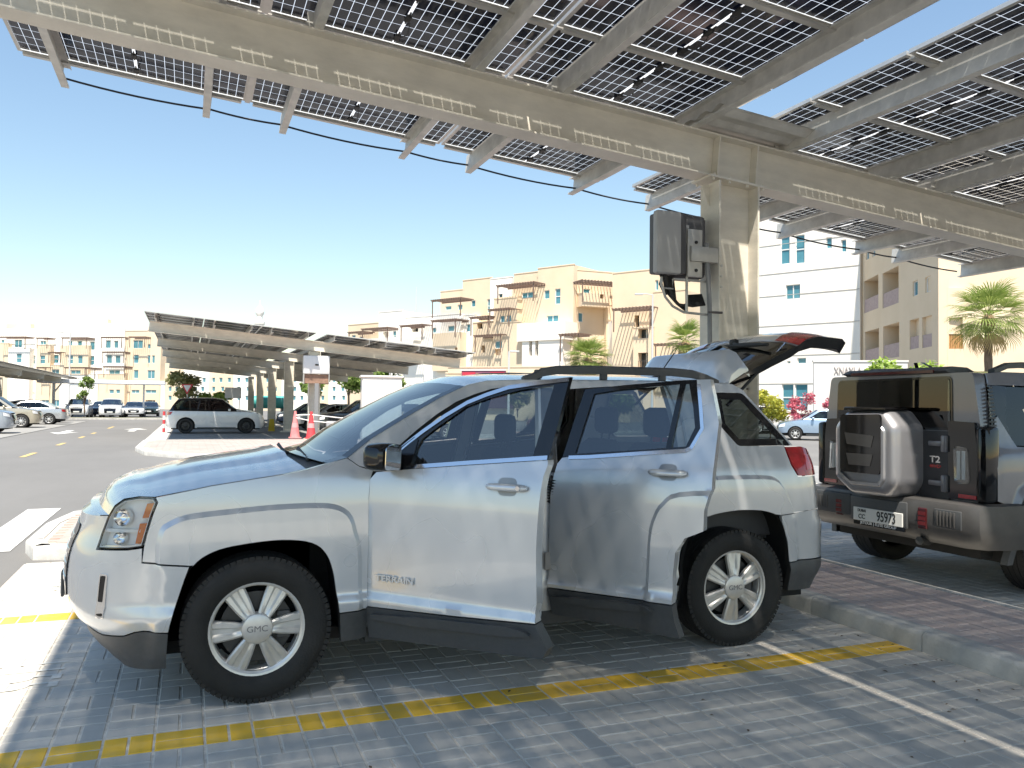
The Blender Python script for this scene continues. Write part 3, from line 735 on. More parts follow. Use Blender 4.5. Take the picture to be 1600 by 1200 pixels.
class Car:
    """Builds panels on a shell: every left panel has its mirrored twin on the right."""
    def __init__(s, root, sh): s.root, s.sh = root, sh
    def mp(s, o=(0, 0), out=0.0):
        def f(a, b, d): p = s.sh.pos(a, b, out+d); return (p[0]-o[0], p[1]-o[1], p[2])
        return f
    def panel(s, name, m, outline, holes=(), res=.045, depth=.025, out=0.0, parent=None, origin=(0, 0), both=True, smooth=40, feats=()):
        mb = sheet(s.mp(origin, out), outline, holes, res, depth, feats=feats)
        o = mb.build(name, m, parent or s.root, smooth=smooth, fix='merge')
        if both: inst(o, name, s.root, scale=(1, -1, 1))
        return o
    def cross(s, stations, n=18, crown=None):
        """Rows across the car: stations are (u, z, crown, bow)."""
        rows = []
        for u, z, cr, bow in stations:
            e = s.sh.pos(u, z); row = []
            for k in range(n+1):
                t = -1+2*k/n; q = 1-t*t
                row.append((e[0]-bow*q, -t*e[1] if False else e[1]*(-t), e[2]+cr*(1-abs(t)**2.4)))
            rows.append(row)
        return rows
def grid_rows(rows, mb=None, mi=0):
    mb = mb or MB(); return mb.loft(rows, False, False, mi)
def headrest(parent, c, m, name='headrest'):
    return MB().boxc(c, (.10, .27, .20), 0, .045).tube([(c[0], c[1]-.06, c[2]-.09), (c[0]-.02, c[1]-.06, c[2]-.2)], .007, 6).tube([(c[0], c[1]+.06, c[2]-.09), (c[0]-.02, c[1]+.06, c[2]-.2)], .007, 6).build(name, m, parent, smooth=50)
def seat(root, x, y, w=.5, z=.52):
    o = MB().boxc((x, y, z), (.52, w, .16), 0, .05).build('seat', seat_m, root, smooth=50)
    rows = []
    for t, th, ww in ((0, .16, .92), (.3, .17, 1.0), (.7, .14, .96), (.92, .11, .8), (1, .06, .62)):
        cx, cz = x+.24+.17*t, z+.04+.62*t; hw = w/2*ww
        rows.append([(cx-th/2, y-hw+.03, cz), (cx-th/2+.015, y, cz), (cx-th/2, y+hw-.03, cz), (cx-th/4, y+hw, cz), (cx+th/2, y+hw-.02, cz), (cx+th/2, y-hw+.02, cz), (cx-th/4, y-hw, cz)])
    MB().loft(rows, True, True).build('backrest', seat_m, o, smooth=60)
    headrest(o, (x+.45, y, z+.80), seat_m)
    return o
# ---------------------------------------------------------------- the silver SUV with open doors and raised tailgate
def build_terrain():
    t = thing('silver_suv', 'silver SUV with both left doors and the tailgate open', 'car', (.342, 5.12, .012))
    sh = terrain_shell(); C = Car(t, sh); un, ux = sh.umin, sh.umax
    AF = [(-.417,.20),(-.405,.383),(-.363,.563),(-.306,.695),(-.213,.761),(-.076,.79),(.107,.802),(.253,.78),(.329,.715),(.369,.598),(.393,.433),(.409,.264)]
    AR = [(2.462,.264),(2.470,.45),(2.50,.62),(2.545,.74),(2.60,.80),(2.69,.832),(2.813,.846),(3.002,.843),(3.121,.815),(3.187,.76),(3.235,.633),(3.254,.499),(3.247,.321)]
    HOOD = [(-.809,.932),(-.729,.938),(-.694,.985),(-.636,1.019),(-.554,1.032),(-.481,1.029),(-.301,1.061),(-.228,1.076),(-.019,1.106),(.116,1.125),(.225,1.148)]
    TOP = [(.322,1.173),(.439,1.2),(.568,1.297),(.733,1.392),(.831,1.448),(.979,1.527),(1.14,1.598),(1.26,1.625),(1.472,1.636),(1.8,1.643),(2.4,1.65),(2.82,1.647),(2.98,1.641),(3.053,1.60)]
    def mid(a, b, k): return (a[0]+(b[0]-a[0])*k, a[1]+(b[1]-a[1])*k)
    # fenders, bumpers, lower cladding
    fender = [(-.318,.70),(-.53,.724),(-.523,.794),(-.511,.85),(-.487,.94),(-.465,1.002),(-.476,1.024),(-.301,1.057),(-.228,1.072),(-.019,1.102),(.116,1.121),(.225,1.144),(.322,1.170),(.437,1.197),(.5,1.152),(.568,1.131),(.551,1.085),(.543,1.0),(.543,.425),(.398,.418)]+cr(AF[1:-1][::-1])[4:-8]+[(-.30,.70)]
    CREASE = [TFS, shrink(TFS, .012), shrink(TFS, .024), TRS, shrink(TRS, .012), shrink(TRS, .024)]
    C.panel('fender', silver_m, fender, res=.02, feats=CREASE)
    bum = [(-.322,.692),(-.534,.716),(-.534,.786),(-.599,.777),(-.79,.770),(-.772,.849),(-.735,.933),(-.812,.927),(-1.1,.915),(un,.91),(un,.37),(-1.0,.366),(-.78,.362),(-.62,.374),(-.56,.395),(-.52,.40),(-.408,.39),(-.400,.43),(-.385,.49),(-.363,.563),(-.343,.63)]
    C.panel('front_bumper', silver_m, bum, res=.035)
    fclad = [(-.408,.383),(-.52,.393),(-.56,.388),(-.62,.367),(-.78,.355),(-1.0,.359),(un,.363),(un,.225),(-.75,.215),(-.569,.207),(-.418,.203)]
    C.panel('front_lower_cladding', clad_m, fclad, res=.04)
    C.panel('fender_cladding', clad_m, [(.400,.411),(.543,.419),(.546,.272),(.411,.262)], res=.05)
    gr = C.panel('grille', gloss_m, rpoly([(un,.86),(un,.50),(-1.12,.50),(-1.09,.86)], .03), res=.06, out=.006, depth=.004)
    for z in (.575, .645, .715, .785):
        C.panel('grille_bar', chrome_m, [(un, z), (-1.13, z), (-1.13, z+.022), (un, z+.022)], res=.06, out=.009, depth=.006)
    MB().box((-.944,-.26,.47),(-.938,.26,.58),0,.002).build('front_plate', plate_m, t)
    MB().box((-.940,-.275,.455),(-.925,.275,.595),0,.006).build('plate_holder', clad_m, t)
    # fog lamp recess
    C.panel('fog_lamp', gloss_m, rpoly([(-.735,.655),(-.705,.655),(-.722,.462),(-.76,.462)], .008), res=.03, out=.003, depth=.004)
    C.panel('fog_lamp_surround', chrome_m, rpoly([(-.742,.663),(-.698,.663),(-.716,.452),(-.768,.452)], .01), holes=[rpoly([(-.737,.655),(-.706,.655),(-.724,.53),(-.752,.53)], .006)], res=.03, out=.005, depth=.006)
    # headlamp: cover, reflector bowl, amber markers
    HL = [(-.731,.930),(-.694,.979),(-.636,1.012),(-.554,1.025),(-.487,1.021),(-.473,1.002),(-.495,.94),(-.519,.85),(-.533,.795),(-.599,.786),(-.78,.779),(-.766,.849)]
    hl = C.panel('headlamp', clear_m, HL, res=.03, depth=0, out=-.002)
    C.panel('headlamp_bowl', lamp_m, HL, res=.03, depth=0, out=-.04, parent=hl, both=False)
    C.panel('headlamp_rim', gloss_m, HL, holes=[shrink(HL, .005)], res=.03, depth=.004, out=-.003, parent=hl, both=False)
    C.panel('headlamp_wall', lamp_m, shrink(HL, .004), holes=[shrink(HL, .009)], res=.03, depth=.05, out=-.006, parent=hl, both=False)
    C.panel('headlamp_divider', lamp_m, [(-.757,.872),(-.512,.875),(-.515,.862),(-.76,.856)], res=.04, depth=.035, out=-.012, parent=hl, both=False)
    C.panel('headlamp_sill', chrome_m, [(-.775,.792),(-.60,.798),(-.537,.806),(-.535,.796),(-.60,.788),(-.777,.781)], res=.04, depth=.04, out=-.01, parent=hl, both=False)
    C.panel('amber_marker', orange_m, [(-.518,.996),(-.482,.999),(-.497,.931),(-.539,.927)], res=.03, depth=.02, out=-.012, parent=hl, both=False)
    C.panel('amber_marker', orange_m, [(-.55,.902),(-.512,.904),(-.534,.809),(-.57,.807)], res=.03, depth=.02, out=-.012, parent=hl, both=False)
    for uu, zz, rr in ((-.64, .93, .036), (-.65, .832, .026)):
        p = sh.pos(uu, zz, -.03); _, n = sh.plan(uu); a = math.atan2(n[1], n[0])
        mb = MB().lathe([(0, .0), (rr*.7, .008), (rr, .025), (rr*1.12, .03), (rr*1.15, .0)], 24, 'z')
        M = Matrix.Translation(p) @ Matrix.Rotation(a, 4, 'Z') @ Matrix.Rotation(R(90), 4, 'Y')
        mb.v = [tuple(M @ Vector(v)) for v in mb.v]; mb.build('headlamp_lens', chrome_m, hl, smooth=50)
    # hood
    hs = [(u, z, .012+.045*sstep(-.8, -.3, u), .10-.02*sstep(-.8, 0, u)) for u, z in [mid(HOOD[i], HOOD[i+1], k) for i in range(len(HOOD)-1) for k in (0, .34, .67)]+[HOOD[-1]]]
    rows = C.cross(hs, 28)
    for r, st in zip(rows, hs):
        for i, p in enumerate(r):                               # raised centre of the hood
            ay = abs(p[1]); r[i] = (p[0], p[1], p[2]+.016*sstep(.50, .42, ay)*sstep(-.75, -.35, st[0]))
    hood = grid_rows(rows).build('hood', silver_m, t, smooth=50)
    e = rows[0]; low_ = []
    for p in e:                                                 # nose strip between hood edge and bumper top
        bu = min((abs(sh.pos(un+(-.812-un)*k/120, .912)[1]+abs(p[1])), un+(-.812-un)*k/120) for k in range(121))[1]
        w = sh.pos(bu, .912); low_.append((w[0], p[1], .912))
    MB().loft([e, low_], False).build('nose_strip', silver_m, hood, smooth=50)
    # cowl, windscreen, roof
    cw = C.cross([(.225, 1.128, .05, .06), (.29, 1.125, .035, .08), (.345, 1.155, .022, .10)], 20)
    grid_rows(cw).build('cowl', clad_m, t, smooth=50)
    ws = [(u, z, .03+.015*k, .20-.10*k) for k, (u, z) in [(i/6, mid(TOP[0], TOP[1], i/1.0) if i < 1 else None) for i in range(0)]]
    wl = [(.335,1.172),(.44,1.199),(.568,1.295),(.733,1.390),(.831,1.446),(.979,1.525),(1.12,1.588)]
    ws = [(u, z, .018+.014*i/6, .11-.05*i/6) for i, (u, z) in enumerate(wl)]
    fine = []
    for a, b in zip(ws, ws[1:]): fine += [tuple(a[j]+(b[j]-a[j])*k/3 for j in range(4)) for k in range(3)]
    fine.append(ws[-1])
    wr = C.cross(fine, 22); wsh = grid_rows(wr).build('windscreen', shield_m, t, smooth=60)
    fr = []
    for row in wr: fr.append([row[0], row[1]])
    grid_rows([[ (p[0], p[1], p[2]+.002) for p in r] for r in fr]).build('windscreen_band', gloss_m, wsh)
    grid_rows([[(p[0], -p[1], p[2]+.002) for p in r] for r in fr]).build('windscreen_band', gloss_m, wsh)
    rf = [(1.12,1.588,.032,.06),(1.26,1.625,.04,.05),(1.472,1.636,.05,.04),(1.8,1.643,.052,.0),(2.4,1.65,.05,-.02),(2.82,1.647,.045,-.04),(2.98,1.641,.04,-.05)]
    fine = []
    for a, b in zip(rf, rf[1:]): fine += [tuple(a[j]+(b[j]-a[j])*k/4 for j in range(4)) for k in range(4)]
    fine.append(rf[-1])
    rr = C.cross(fine, 22); roof = grid_rows(rr).build('roof', silver_m, t, smooth=60)
    grid_rows([[(p[0], p[1]*.96, p[2]-.035) for p in r] for r in rr]).build('headliner', liner_m, roof, smooth=60)
    # A-pillars and cant rails
    ap = [(.5,1.156),(.441,1.199)]+TOP[2:9]+[(1.8,1.641),(2.472,1.646),(2.46,1.632),(2.30,1.622),(1.97,1.60),(1.78,1.585),(1.62,1.612),(1.468,1.603),(1.287,1.578),(1.167,1.541),(1.063,1.50),(.945,1.43),(.828,1.347),(.752,1.287),(.66,1.212),(.59,1.136)]
    C.panel('side_frame', silver_m, ap, res=.03, depth=.06, out=-.004)
    C.panel('door_seal', mat('seal_rubber', (.015,.015,.015), .7), [(.555,.30),(.555,1.10),(.60,1.145),(.76,1.292),(.95,1.434),(1.17,1.545),(1.29,1.58),(1.6,1.608),(1.6,1.59),(1.3,1.562),(1.18,1.525),(.96,1.412),(.77,1.268),(.62,1.12),(.60,1.05),(.60,.30)], res=.05, depth=.04, out=-.03)
    C.panel('b_pillar', silver_m, [(1.50,.30),(1.545,1.15),(1.60,1.60),(1.70,1.60),(1.66,1.15),(1.655,.30)], res=.05, depth=.05, out=-.045)
    C.panel('pillar_trim', trim_m, [(1.56,1.10),(1.615,1.59),(1.69,1.59),(1.65,1.10)], res=.06, depth=.02, out=-.038)
    C.panel('sill', silver_m, [(.55,.40),(2.45,.40),(2.45,.30),(.55,.29)], res=.08, depth=.12, out=-.04)
    C.panel('sill_cover', clad_m, [(.55,.31),(2.45,.31),(2.45,.235),(.55,.23)], res=.08, depth=.12, out=-.035)
    dog = [(2.40,.30),(2.44,.46),(2.455,.60),(2.49,.73),(2.545,.81),(2.56,1.62),(2.47,1.63),(2.50,1.40),(2.49,1.05),(2.45,.92),(2.36,.82),(2.31,.68),(2.30,.30)]
    C.panel('dogleg', silver_m, dog, res=.06, depth=.05, out=-.035)
    # hinges, latch and wiring between the doors
    for zz in (.55, .98):
        MB().boxc((.60,-.835,zz), (.07,.05,.06), 0, .01).build('door_hinge', silver_m, t); MB().boxc((1.66,-.845,zz), (.07,.05,.06), 0, .01).build('door_hinge', silver_m, t)
    MB().tube([(1.60,-.85,.93+.008*k+.0*k) if k % 2 else (1.615,-.87,.93+.008*k) for k in range(18)], .022, 8).build('wiring_boot', black_m, t, smooth=50)
    MB().boxc((1.53,-.87,.98), (.015,.03,.05), 0, .004).build('door_striker', chrome_m, t)
    MB().boxc((1.585,-.868,.60), (.05,.012,.10), 0, .004).build('tyre_sticker', mat('sticker_grey', (.25,.24,.23), .5), t)
    # quarter panel, rear bumper, rear cladding, lamps, quarter windows
    QW = rpoly([(2.822,1.583),(3.04,1.582),(3.188,1.418),(3.345,1.24),(2.925,1.239),(2.817,1.364)], .025)
    qp = [(2.542,.815),(2.543,1.06),(2.542,1.135),(2.547,1.296),(2.549,1.402),(2.508,1.55),(2.48,1.646),(2.82,1.645),(2.98,1.639),(3.053,1.60),(3.075,1.57),(3.20,1.42),(3.36,1.243),(3.282,1.240),(3.302,1.118),(3.348,1.041),(3.525,1.041),(3.60,1.04),(3.605,.826),(3.426,.823),(3.178,.806)]+cr([(3.178,.79),(3.121,.818),(3.06,.834),(3.002,.843),(2.90,.848),(2.813,.846),(2.69,.832),(2.60,.81)])[3:]
    C.panel('quarter_panel', silver_m, qp, holes=[QW], res=.022, feats=CREASE)
    q = C.panel('quarter_window', dark_win_m, shrink(QW, .002), res=.05, depth=0, out=-.008)
    C.panel('window_frit', gloss_m, shrink(QW, .001), holes=[shrink(QW, .045)], res=.05, depth=.004, out=-.006, parent=q, both=False)
    for k in range(5):
        pts = [sh.pos(2.86+.07*i+.01*k, 1.55-.06*k-.012*i, -.014) for i in range(4+k)]
        pts = [p for p in pts if p[2] > 1.26]
        MB().tube(pts, .0012, 4).build('heater_wire', lamp_m, q)
    rb = [(3.187,.800),(3.426,.819),(3.605,.822),(ux,.822),(ux,.50),(3.75,.497),(3.371,.508),(3.258,.503),(3.240,.633),(3.192,.76)]
    C.panel('rear_bumper', silver_m, rb, res=.035)
    C.panel('rear_cladding', clad_m, [(3.258,.496),(3.371,.500),(3.75,.490),(ux,.493),(ux,.30),(3.6,.305),(3.38,.31),(3.251,.321)], res=.045)
    TL = [(3.288,1.235),(3.432,1.236),(3.52,1.222),(3.575,1.19),(3.60,1.12),(3.60,1.046),(3.521,1.046),(3.351,1.047),(3.308,1.121)]
    tl = C.panel('tail_lamp', red_lamp_m, shrink(TL[::-1], .002), res=.025, depth=.03, out=.006)
    C.panel('tail_lamp_lens', mat('clear_red', (.55,.04,.04), .12, coat=1), rpoly([(3.44,1.19),(3.52,1.18),(3.53,1.09),(3.43,1.085)], .01), res=.03, depth=.003, out=.009, parent=tl, both=False)
    C.panel('rear_end_panel', trim_m, [(3.605,1.035),(3.605,.826),(3.72,.826),(3.72,1.0)], res=.08, depth=.02, out=-.06)
    # wheelhouses
    for A, cx in ((AF, 0), (AR, 2.857)):
        mb = MB(); a = [sh.pos(u, z, -.004) for u, z in cr(A)]
        mb.loft([a, [(p[0], p[1]+.035, p[2]) for p in a]], False)
        big = [(cx+(p[0]-cx)*1.05, p[1]+.035, p[2]+(.02 if p[2] > .4 else 0)) for p in a]; mb.loft([[(p[0], p[1]+.035, p[2]) for p in a], big, [(p[0], -.50, p[2]) for p in big]], False)
        mb.raw([(p[0], -.50, p[2]) for p in big], [tuple(range(len(big)))])
        o = mb.build('wheelhouse', inner_m, t, smooth=30); inst(o, 'wheelhouse', t, scale=(1, -1, 1))
    # wheels
    for x, rot in ((0, R(2)), (2.857, R(27))):
        for s in (-1, 1): wheel(t, (x, s*.795, .362), .362, .225, .236, s, 6, rot if s < 0 else R(11), 'GMC')
    # underbody, added black box that blocks light under the hood, cargo floor
    MB().box((-.62,-.74,.24),(3.5,.74,.30)).build('underbody', inner_m, t)
    MB().box((-.72,-.50,.3),(.30,.50,.90)).build('hood_light_block', inner_m, t)
    MB().box((.45,-.72,.30),(3.45,.72,.36)).build('floor', trim_m, t)
    # cabin
    dash = MB(); dash.loft([[(x, y, z) for x, z in ((.42,.40),(.36,1.06),(.52,1.13),(.78,1.10),(.90,1.02),(.88,.80),(.70,.62),(.70,.40))] for y in (-.70, .70)], True, True); dash.build('dashboard', trim_m, t, smooth=40)
    sw = MB(); sw.tube([(.0, .185*math.cos(a), .185*math.sin(a)) for a in [2*math.pi*k/28 for k in range(29)]], .016, 8, cap=False); sw.boxc((-.02,0,0), (.05,.16,.11), 0, .03); sw.boxc((-.01,.1,0), (.02,.16,.03)); sw.boxc((-.01,-.1,0), (.02,.16,.03)); sw.boxc((-.10,0,-.02), (.2,.07,.07))
    o = sw.build('steering_wheel', trim_m, t, smooth=40, loc=(1.0,-.37,1.03)); o.rotation_euler = (0, R(-22), 0)
    for y in (-.37, .37): seat(t, 1.34, y)
    seat(t, 2.16, -.36, .6, .58); seat(t, 2.16, .36, .6, .58)
    MB().tube([(1.64,-.72,1.45),(1.66,-.70,1.1),(1.60,-.66,.7)], .012, 6).build('seat_belt', mat('belt_grey', (.45,.42,.36), .8), t)
    MB().boxc((1.0,0,1.45), (.05,.24,.07), 0, .015).build('rear_view_mirror', gloss_m, t)
    # roof rails, aerial
    for s in (-1, 1):
        pts = [(1.50,1.636),(1.56,1.655),(1.62,1.683),(1.72,1.70),(1.95,1.708),(2.54,1.709),(2.69,1.70),(2.79,1.68),(2.88,1.648)]
        rings = []
        for x, z in pts:
            hh = .026 if 1.6 < x < 2.75 else .022; y = s*.655
            rings.append([(x, y-.022, z-hh), (x, y-.022, z+hh*.6), (x, y, z+hh), (x, y+.022, z+hh*.6), (x, y+.022, z-hh)])
        r = MB().loft(rings, True, True).build('roof_rail', clad_m, t, smooth=50)
        for x in (1.60, 2.04, 2.46, 2.78): MB().boxc((x, s*.655, 1.672), (.05,.03,.055), 0, .01).build('rail_foot', clad_m, r)
    MB().tube([(2.72,-.18,1.69),(2.86,-.18,1.87)], .004, 6).boxc((2.72,-.18,1.688), (.07,.04,.03), 0, .01).build('aerial', black_m, t)
    # wipers on the cowl
    for y, x0 in ((-.50, .30), (.05, .24)):
        MB().tube([(x0+.0, y, 1.165), (x0-.02, y+.05, 1.185), (x0-.02, y+.45, 1.205)], .009, 6).tube([(x0-.03, y-.08, 1.175), (x0-.02, y+.2, 1.195), (x0-.01, y+.50, 1.21)], .008, 5).boxc((x0+.0, y, 1.165), (.06,.05,.05), 0, .012).build('wiper', black_m, t, smooth=40)
    # ---- doors: closed shape on the shell, hinged at the front edge
    def door(kind, theta, both_closed=True):
        if kind == 'front':
            H = (.56, -.86)
            low = [(.556,.438),(.553,1.0),(.563,1.085),(.60,1.126),(.636,1.130),(.811,1.150),(1.131,1.183),(1.559,1.224),(1.563,1.205),(1.551,1.15),(1.545,1.061),(1.533,.82),(1.535,.557),(1.528,.512),(1.536,.468),(1.101,.450),(.6,.436)]
            cl = [(.558,.430),(1.101,.443),(1.537,.461),(1.59,.349),(1.563,.300),(.572,.268)]
            strip = [(.608,.402),(.616,.376),(.855,.373),(1.394,.392),(1.517,.410),(1.49,.428),(1.399,.441),(1.023,.428)]
            outer = [(.636,1.134),(.645,1.19),(.69,1.238),(.752,1.292),(.828,1.352),(.945,1.435),(1.063,1.505),(1.167,1.546),(1.287,1.584),(1.468,1.609),(1.611,1.625),(1.603,1.551),(1.58,1.359),(1.561,1.228),(1.131,1.187),(.811,1.154)]
            glass = [(.800,1.165),(.812,1.25),(.835,1.305),(.894,1.352),(1.06,1.472),(1.172,1.514),(1.353,1.560),(1.535,1.588),(1.475,1.222),(1.131,1.193)]
            top = [(.69,1.238),(.752,1.292),(.828,1.352),(.945,1.435),(1.063,1.505),(1.167,1.546),(1.287,1.584),(1.468,1.609),(1.606,1.624)]
            belt = [(.64,1.130),(.811,1.151),(1.131,1.184),(1.556,1.225)]
            hx, hz = (1.263, 1.481), 1.092
        else:
            H = (1.62, -.86)
            low = [(1.600,.455),(1.611,.963),(1.616,1.039),(1.637,1.153),(1.660,1.186),(1.719,1.196),(1.823,1.203),(2.149,1.236),(2.371,1.257),(2.397,1.266),(2.447,1.37),(2.426,1.484),(2.395,1.636),(2.469,1.637),(2.497,1.545),(2.538,1.402),(2.535,1.296),(2.531,1.135),(2.532,1.06),(2.502,.952),(2.498,.845),(2.40,.80),(2.35,.72),(2.336,.60),(2.336,.452),(2.0,.452)]
            cl = [(1.600,.447),(2.0,.444),(2.336,.444),(2.345,.36),(2.372,.272),(1.622,.298)]
            strip = [(1.63,.41),(1.64,.385),(1.9,.378),(2.15,.39),(2.24,.404),(2.2,.428),(2.0,.43)]
            outer = [(1.660,1.190),(1.70,1.40),(1.740,1.582),(1.781,1.586),(1.97,1.606),(2.294,1.632),(2.393,1.636),(2.424,1.484),(2.444,1.37),(2.395,1.268),(2.371,1.259),(2.149,1.238),(1.823,1.206),(1.719,1.199)]
            glass = [(1.735,1.212),(1.800,1.556),(1.97,1.582),(2.294,1.609),(2.355,1.612),(2.392,1.48),(2.412,1.375),(2.372,1.274),(2.149,1.250),(1.823,1.219)]
            top = []
            belt = [(1.70,1.200),(1.823,1.208),(2.149,1.241),(2.371,1.262),(2.395,1.274),(2.443,1.372),(2.424,1.484),(2.40,1.61)]
            hx, hz = (2.188, 2.399), 1.135
        o = sheet(C.mp(H), low, (), .022, .07, feats=CREASE if kind == 'rear' else ()).build(kind+'_door', silver_m, t, smooth=40, fix='merge')
        def sub(name, m, outline, holes=(), res=.04, depth=.01, out=0.0): return C.panel(name, m, outline, holes, res, depth, out, o, H, False)
        sub('door_cladding', clad_m, cl, depth=.08, out=.004)
        sub('rub_strip', clad_m, rpoly(strip, .01), depth=.03, out=.034)
        sub('inner_panel', trim_m, shrink(low[::-1], .02), res=.07, depth=0, out=-.075)
        fr = sub('window_frame', gloss_m, outer, [glass], .04, .04, -.002)
        sub('door_window', win_m if kind == 'front' else glass_mat('rear_door_glass', (.42,.50,.52), 1.0, ior=2.0), shrink(glass[::-1], -.004), (), .06, 0, -.014)
        def ribbon(line, w, name, m, out):
            mb = MB(); n = len(line); off = []
            for i in range(n):
                a, b = line[max(0, i-1)], line[min(n-1, i+1)]; dx, dz = b[0]-a[0], b[1]-a[1]; l = math.hypot(dx, dz); off.append((line[i][0]+dz/l*w, line[i][1]-dx/l*w))
            f = C.mp(H)
            fine1, fine2 = [], []
            for (a, b), (c, d) in zip(zip(line, line[1:]), zip(off, off[1:])):
                for k in range(4): fine1.append(mid(a, b, k/4)); fine2.append(mid(c, d, k/4))
            fine1.append(line[-1]); fine2.append(off[-1])
            mb.loft([[f(*a, out-.008), f(*a, out), f(*b, out+.002), f(*b, out-.01)] for a, b in zip(fine1, fine2)], True, True)
            return mb.build(name, m, o, smooth=40)
        if top: ribbon(top, .020, 'chrome_strip', chrome_m, .003)
        ribbon([(a, b+.022) for a, b in belt] if kind == 'front' else [(a, b) for a, b in belt], .020, 'chrome_strip', chrome_m, .004)
        if kind == 'rear':
            sub('window_divider', gloss_m, [(2.305,1.615),(2.333,1.612),(2.292,1.255),(2.262,1.252)], depth=.02, out=.0)
        # handle: cup as a flat patch, darkened like a shaded recess, and bar
        cx = (hx[0]+hx[1])/2
        f = C.mp(H)
        cup = rpoly([(cx-.055,hz+.043),(cx+.045,hz+.043),(cx+.05,hz-.043),(cx-.05,hz-.043)], .03)
        sub('handle_cup', mat('handle_cup_shade', (.30,.31,.32), .4, metal=.5), cup, res=.02, depth=.002, out=.002)
        rings = []
        for k in range(13):
            u = hx[0]+(hx[1]-hx[0])*k/12; e = 1-abs(2*k/12-1)**6; hh = .0165*(.55+.45*e); oo = .016+.022*e
            rings.append([f(u, hz-hh, .004+oo*.4), f(u, hz-hh, oo), f(u, hz-hh*.4, oo+.008), f(u, hz+hh*.5, oo+.008), f(u, hz+hh, oo), f(u, hz+hh, .004+oo*.4)])
        hd = MB().loft(rings, True, True).build('door_handle', silver_m, o, smooth=50)
        if kind == 'front':
            p = f(hx[1]-.035, hz, .047); MB().lathe([(0, -.003), (.011, -.003), (.013, .002), (.013, .01)], 20, 'y', p).build('key_lock', chrome_m, hd, smooth=40)
            # badge lettering
            mb = text_mesh('TERRAIN', .045, .003, 'LEFT', 1.28, .0008); mb.materials.clear(); mb.materials.append(mat('badge_silver', (.72,.72,.72), .4, metal=.35))
            for v in mb.vertices: q = f(.627+v.co.x, .586+v.co.y, .010+v.co.z); v.co = q
            inst(mb, 'badge', o)
            # wing mirror
            mm = MB(); rings = []
            for k, (y, sc) in enumerate(((-.86, .35), (-.885, .55), (-.91, .95), (-.96, 1.0), (-1.01, .97), (-1.045, .80), (-1.06, .5))):
                ring = []
                for a in range(20):
                    an = 2*math.pi*a/20; cx_, cz_ = math.cos(an), math.sin(an)
                    px_ = (abs(cx_)**.6)*(1 if cx_ > 0 else -1); pz_ = (abs(cz_)**.6)*(1 if cz_ > 0 else -1)
                    ring.append((.665-H[0]+.035+px_*.055*sc+(.018 if px_ > 0 else -.012), y-H[1], 1.215+pz_*.072*sc))
                rings.append(ring)
            mm.loft(rings, True, True); mi = mm.build('wing_mirror', gloss_m, o, smooth=50)
            gl = rpoly([(-1.045,1.155),(-.915,1.148),(-.905,1.275),(-.97,1.285),(-1.04,1.268)], .02)
            MB().prism([(a-H[1], b) for a, b in gl], .777-H[0], .781-H[0], 'x').build('mirror_glass', mat('mirror_silver', (.75,.78,.80), .03, metal=1.0), mi)
            C.panel('mirror_sail', gloss_m, [(.645,1.15),(.70,1.245),(.79,1.315),(.815,1.30),(.80,1.16)], (), .04, .02, .004, o, H, False)
        # closed twin on the right-hand side
        c2 = o.copy(); col.objects.link(c2); c2.scale = (1, -1, 1); c2.location = (H[0], -H[1], 0)
        for ch in list(o.children):
            d = ch.copy(); col.objects.link(d); d.parent = c2
            for g in list(ch.children):
                if 'lettering' in g.name: continue
                h = g.copy(); col.objects.link(h); h.parent = d
        for ch in list(c2.children):
            if ch.name.startswith('badge'): bpy.data.objects.remove(ch)
        o.location = (H[0], H[1], 0); o.rotation_euler.z = -theta
        return o
    door('front', R(48)); door('rear', R(50))
    # ---- tailgate raised about its roof hinge
    HX, HZ, PHI = 2.99, 1.65, R(71)
    def gp(x, y, z, ):
        dx, dz = x-HX, z-HZ; return (dx*math.cos(PHI)-dz*math.sin(PHI), y, dx*math.sin(PHI)+dz*math.cos(PHI))
    def gate_rows(prof, off, n=16, inset=0.0):
        rows = []
        for x, z, hw in prof:
            row = []
            for k in range(n+1):
                s = -1+2*k/n; y = s*(hw-inset); row.append(gp(x-off-.07*abs(s)**3, y, z-off*.25))
            rows.append(row)
        return rows
    glassp = [(3.06,1.625,.60),(3.14,1.565,.62),(3.25,1.465,.645),(3.36,1.36,.665),(3.47,1.245,.68)]
    lowp = [(3.475,1.24,.68),(3.53,1.20,.69),(3.60,1.10,.695),(3.64,.98,.69),(3.67,.88,.675),(3.66,.83,.66)]
    allp = glassp+lowp[1:]
    gate = MB().loft(gate_rows(lowp, 0), False).build('tailgate', silver_m, t, smooth=45, loc=(HX, 0, HZ))
    MB().loft(gate_rows(glassp, 0, 16, .0), False).build('rear_window', glass_mat('gate_glass', (.10,.13,.13), 1, ior=1.6), gate, smooth=60)
    inner = gate_rows([(x, z, hw-.05) for x, z, hw in allp], .07)
    MB().loft([r for r in inner[3:]], False).build('inner_trim', mat('gate_trim', (.16,.16,.165), .6), gate, smooth=50)
    fr = gate_rows(glassp[:4], .07, 16, .05)
    for s in (0, -1):
        mb = MB().loft([[r[s], q[s]] for r, q in zip(gate_rows(allp, 0), inner)], False)
        a = 0 if s == 0 else -4
        mb.loft([[r[a], r[a+1], r[a+2], r[a+3]] for r in fr], False)
        mb.build('gate_edge', gloss_m, gate, smooth=50)
    top, bot = gate_rows(allp, 0), inner
    MB().loft([top[-1], bot[-1]], False).build('gate_lower_edge', silver_m, gate, smooth=50)
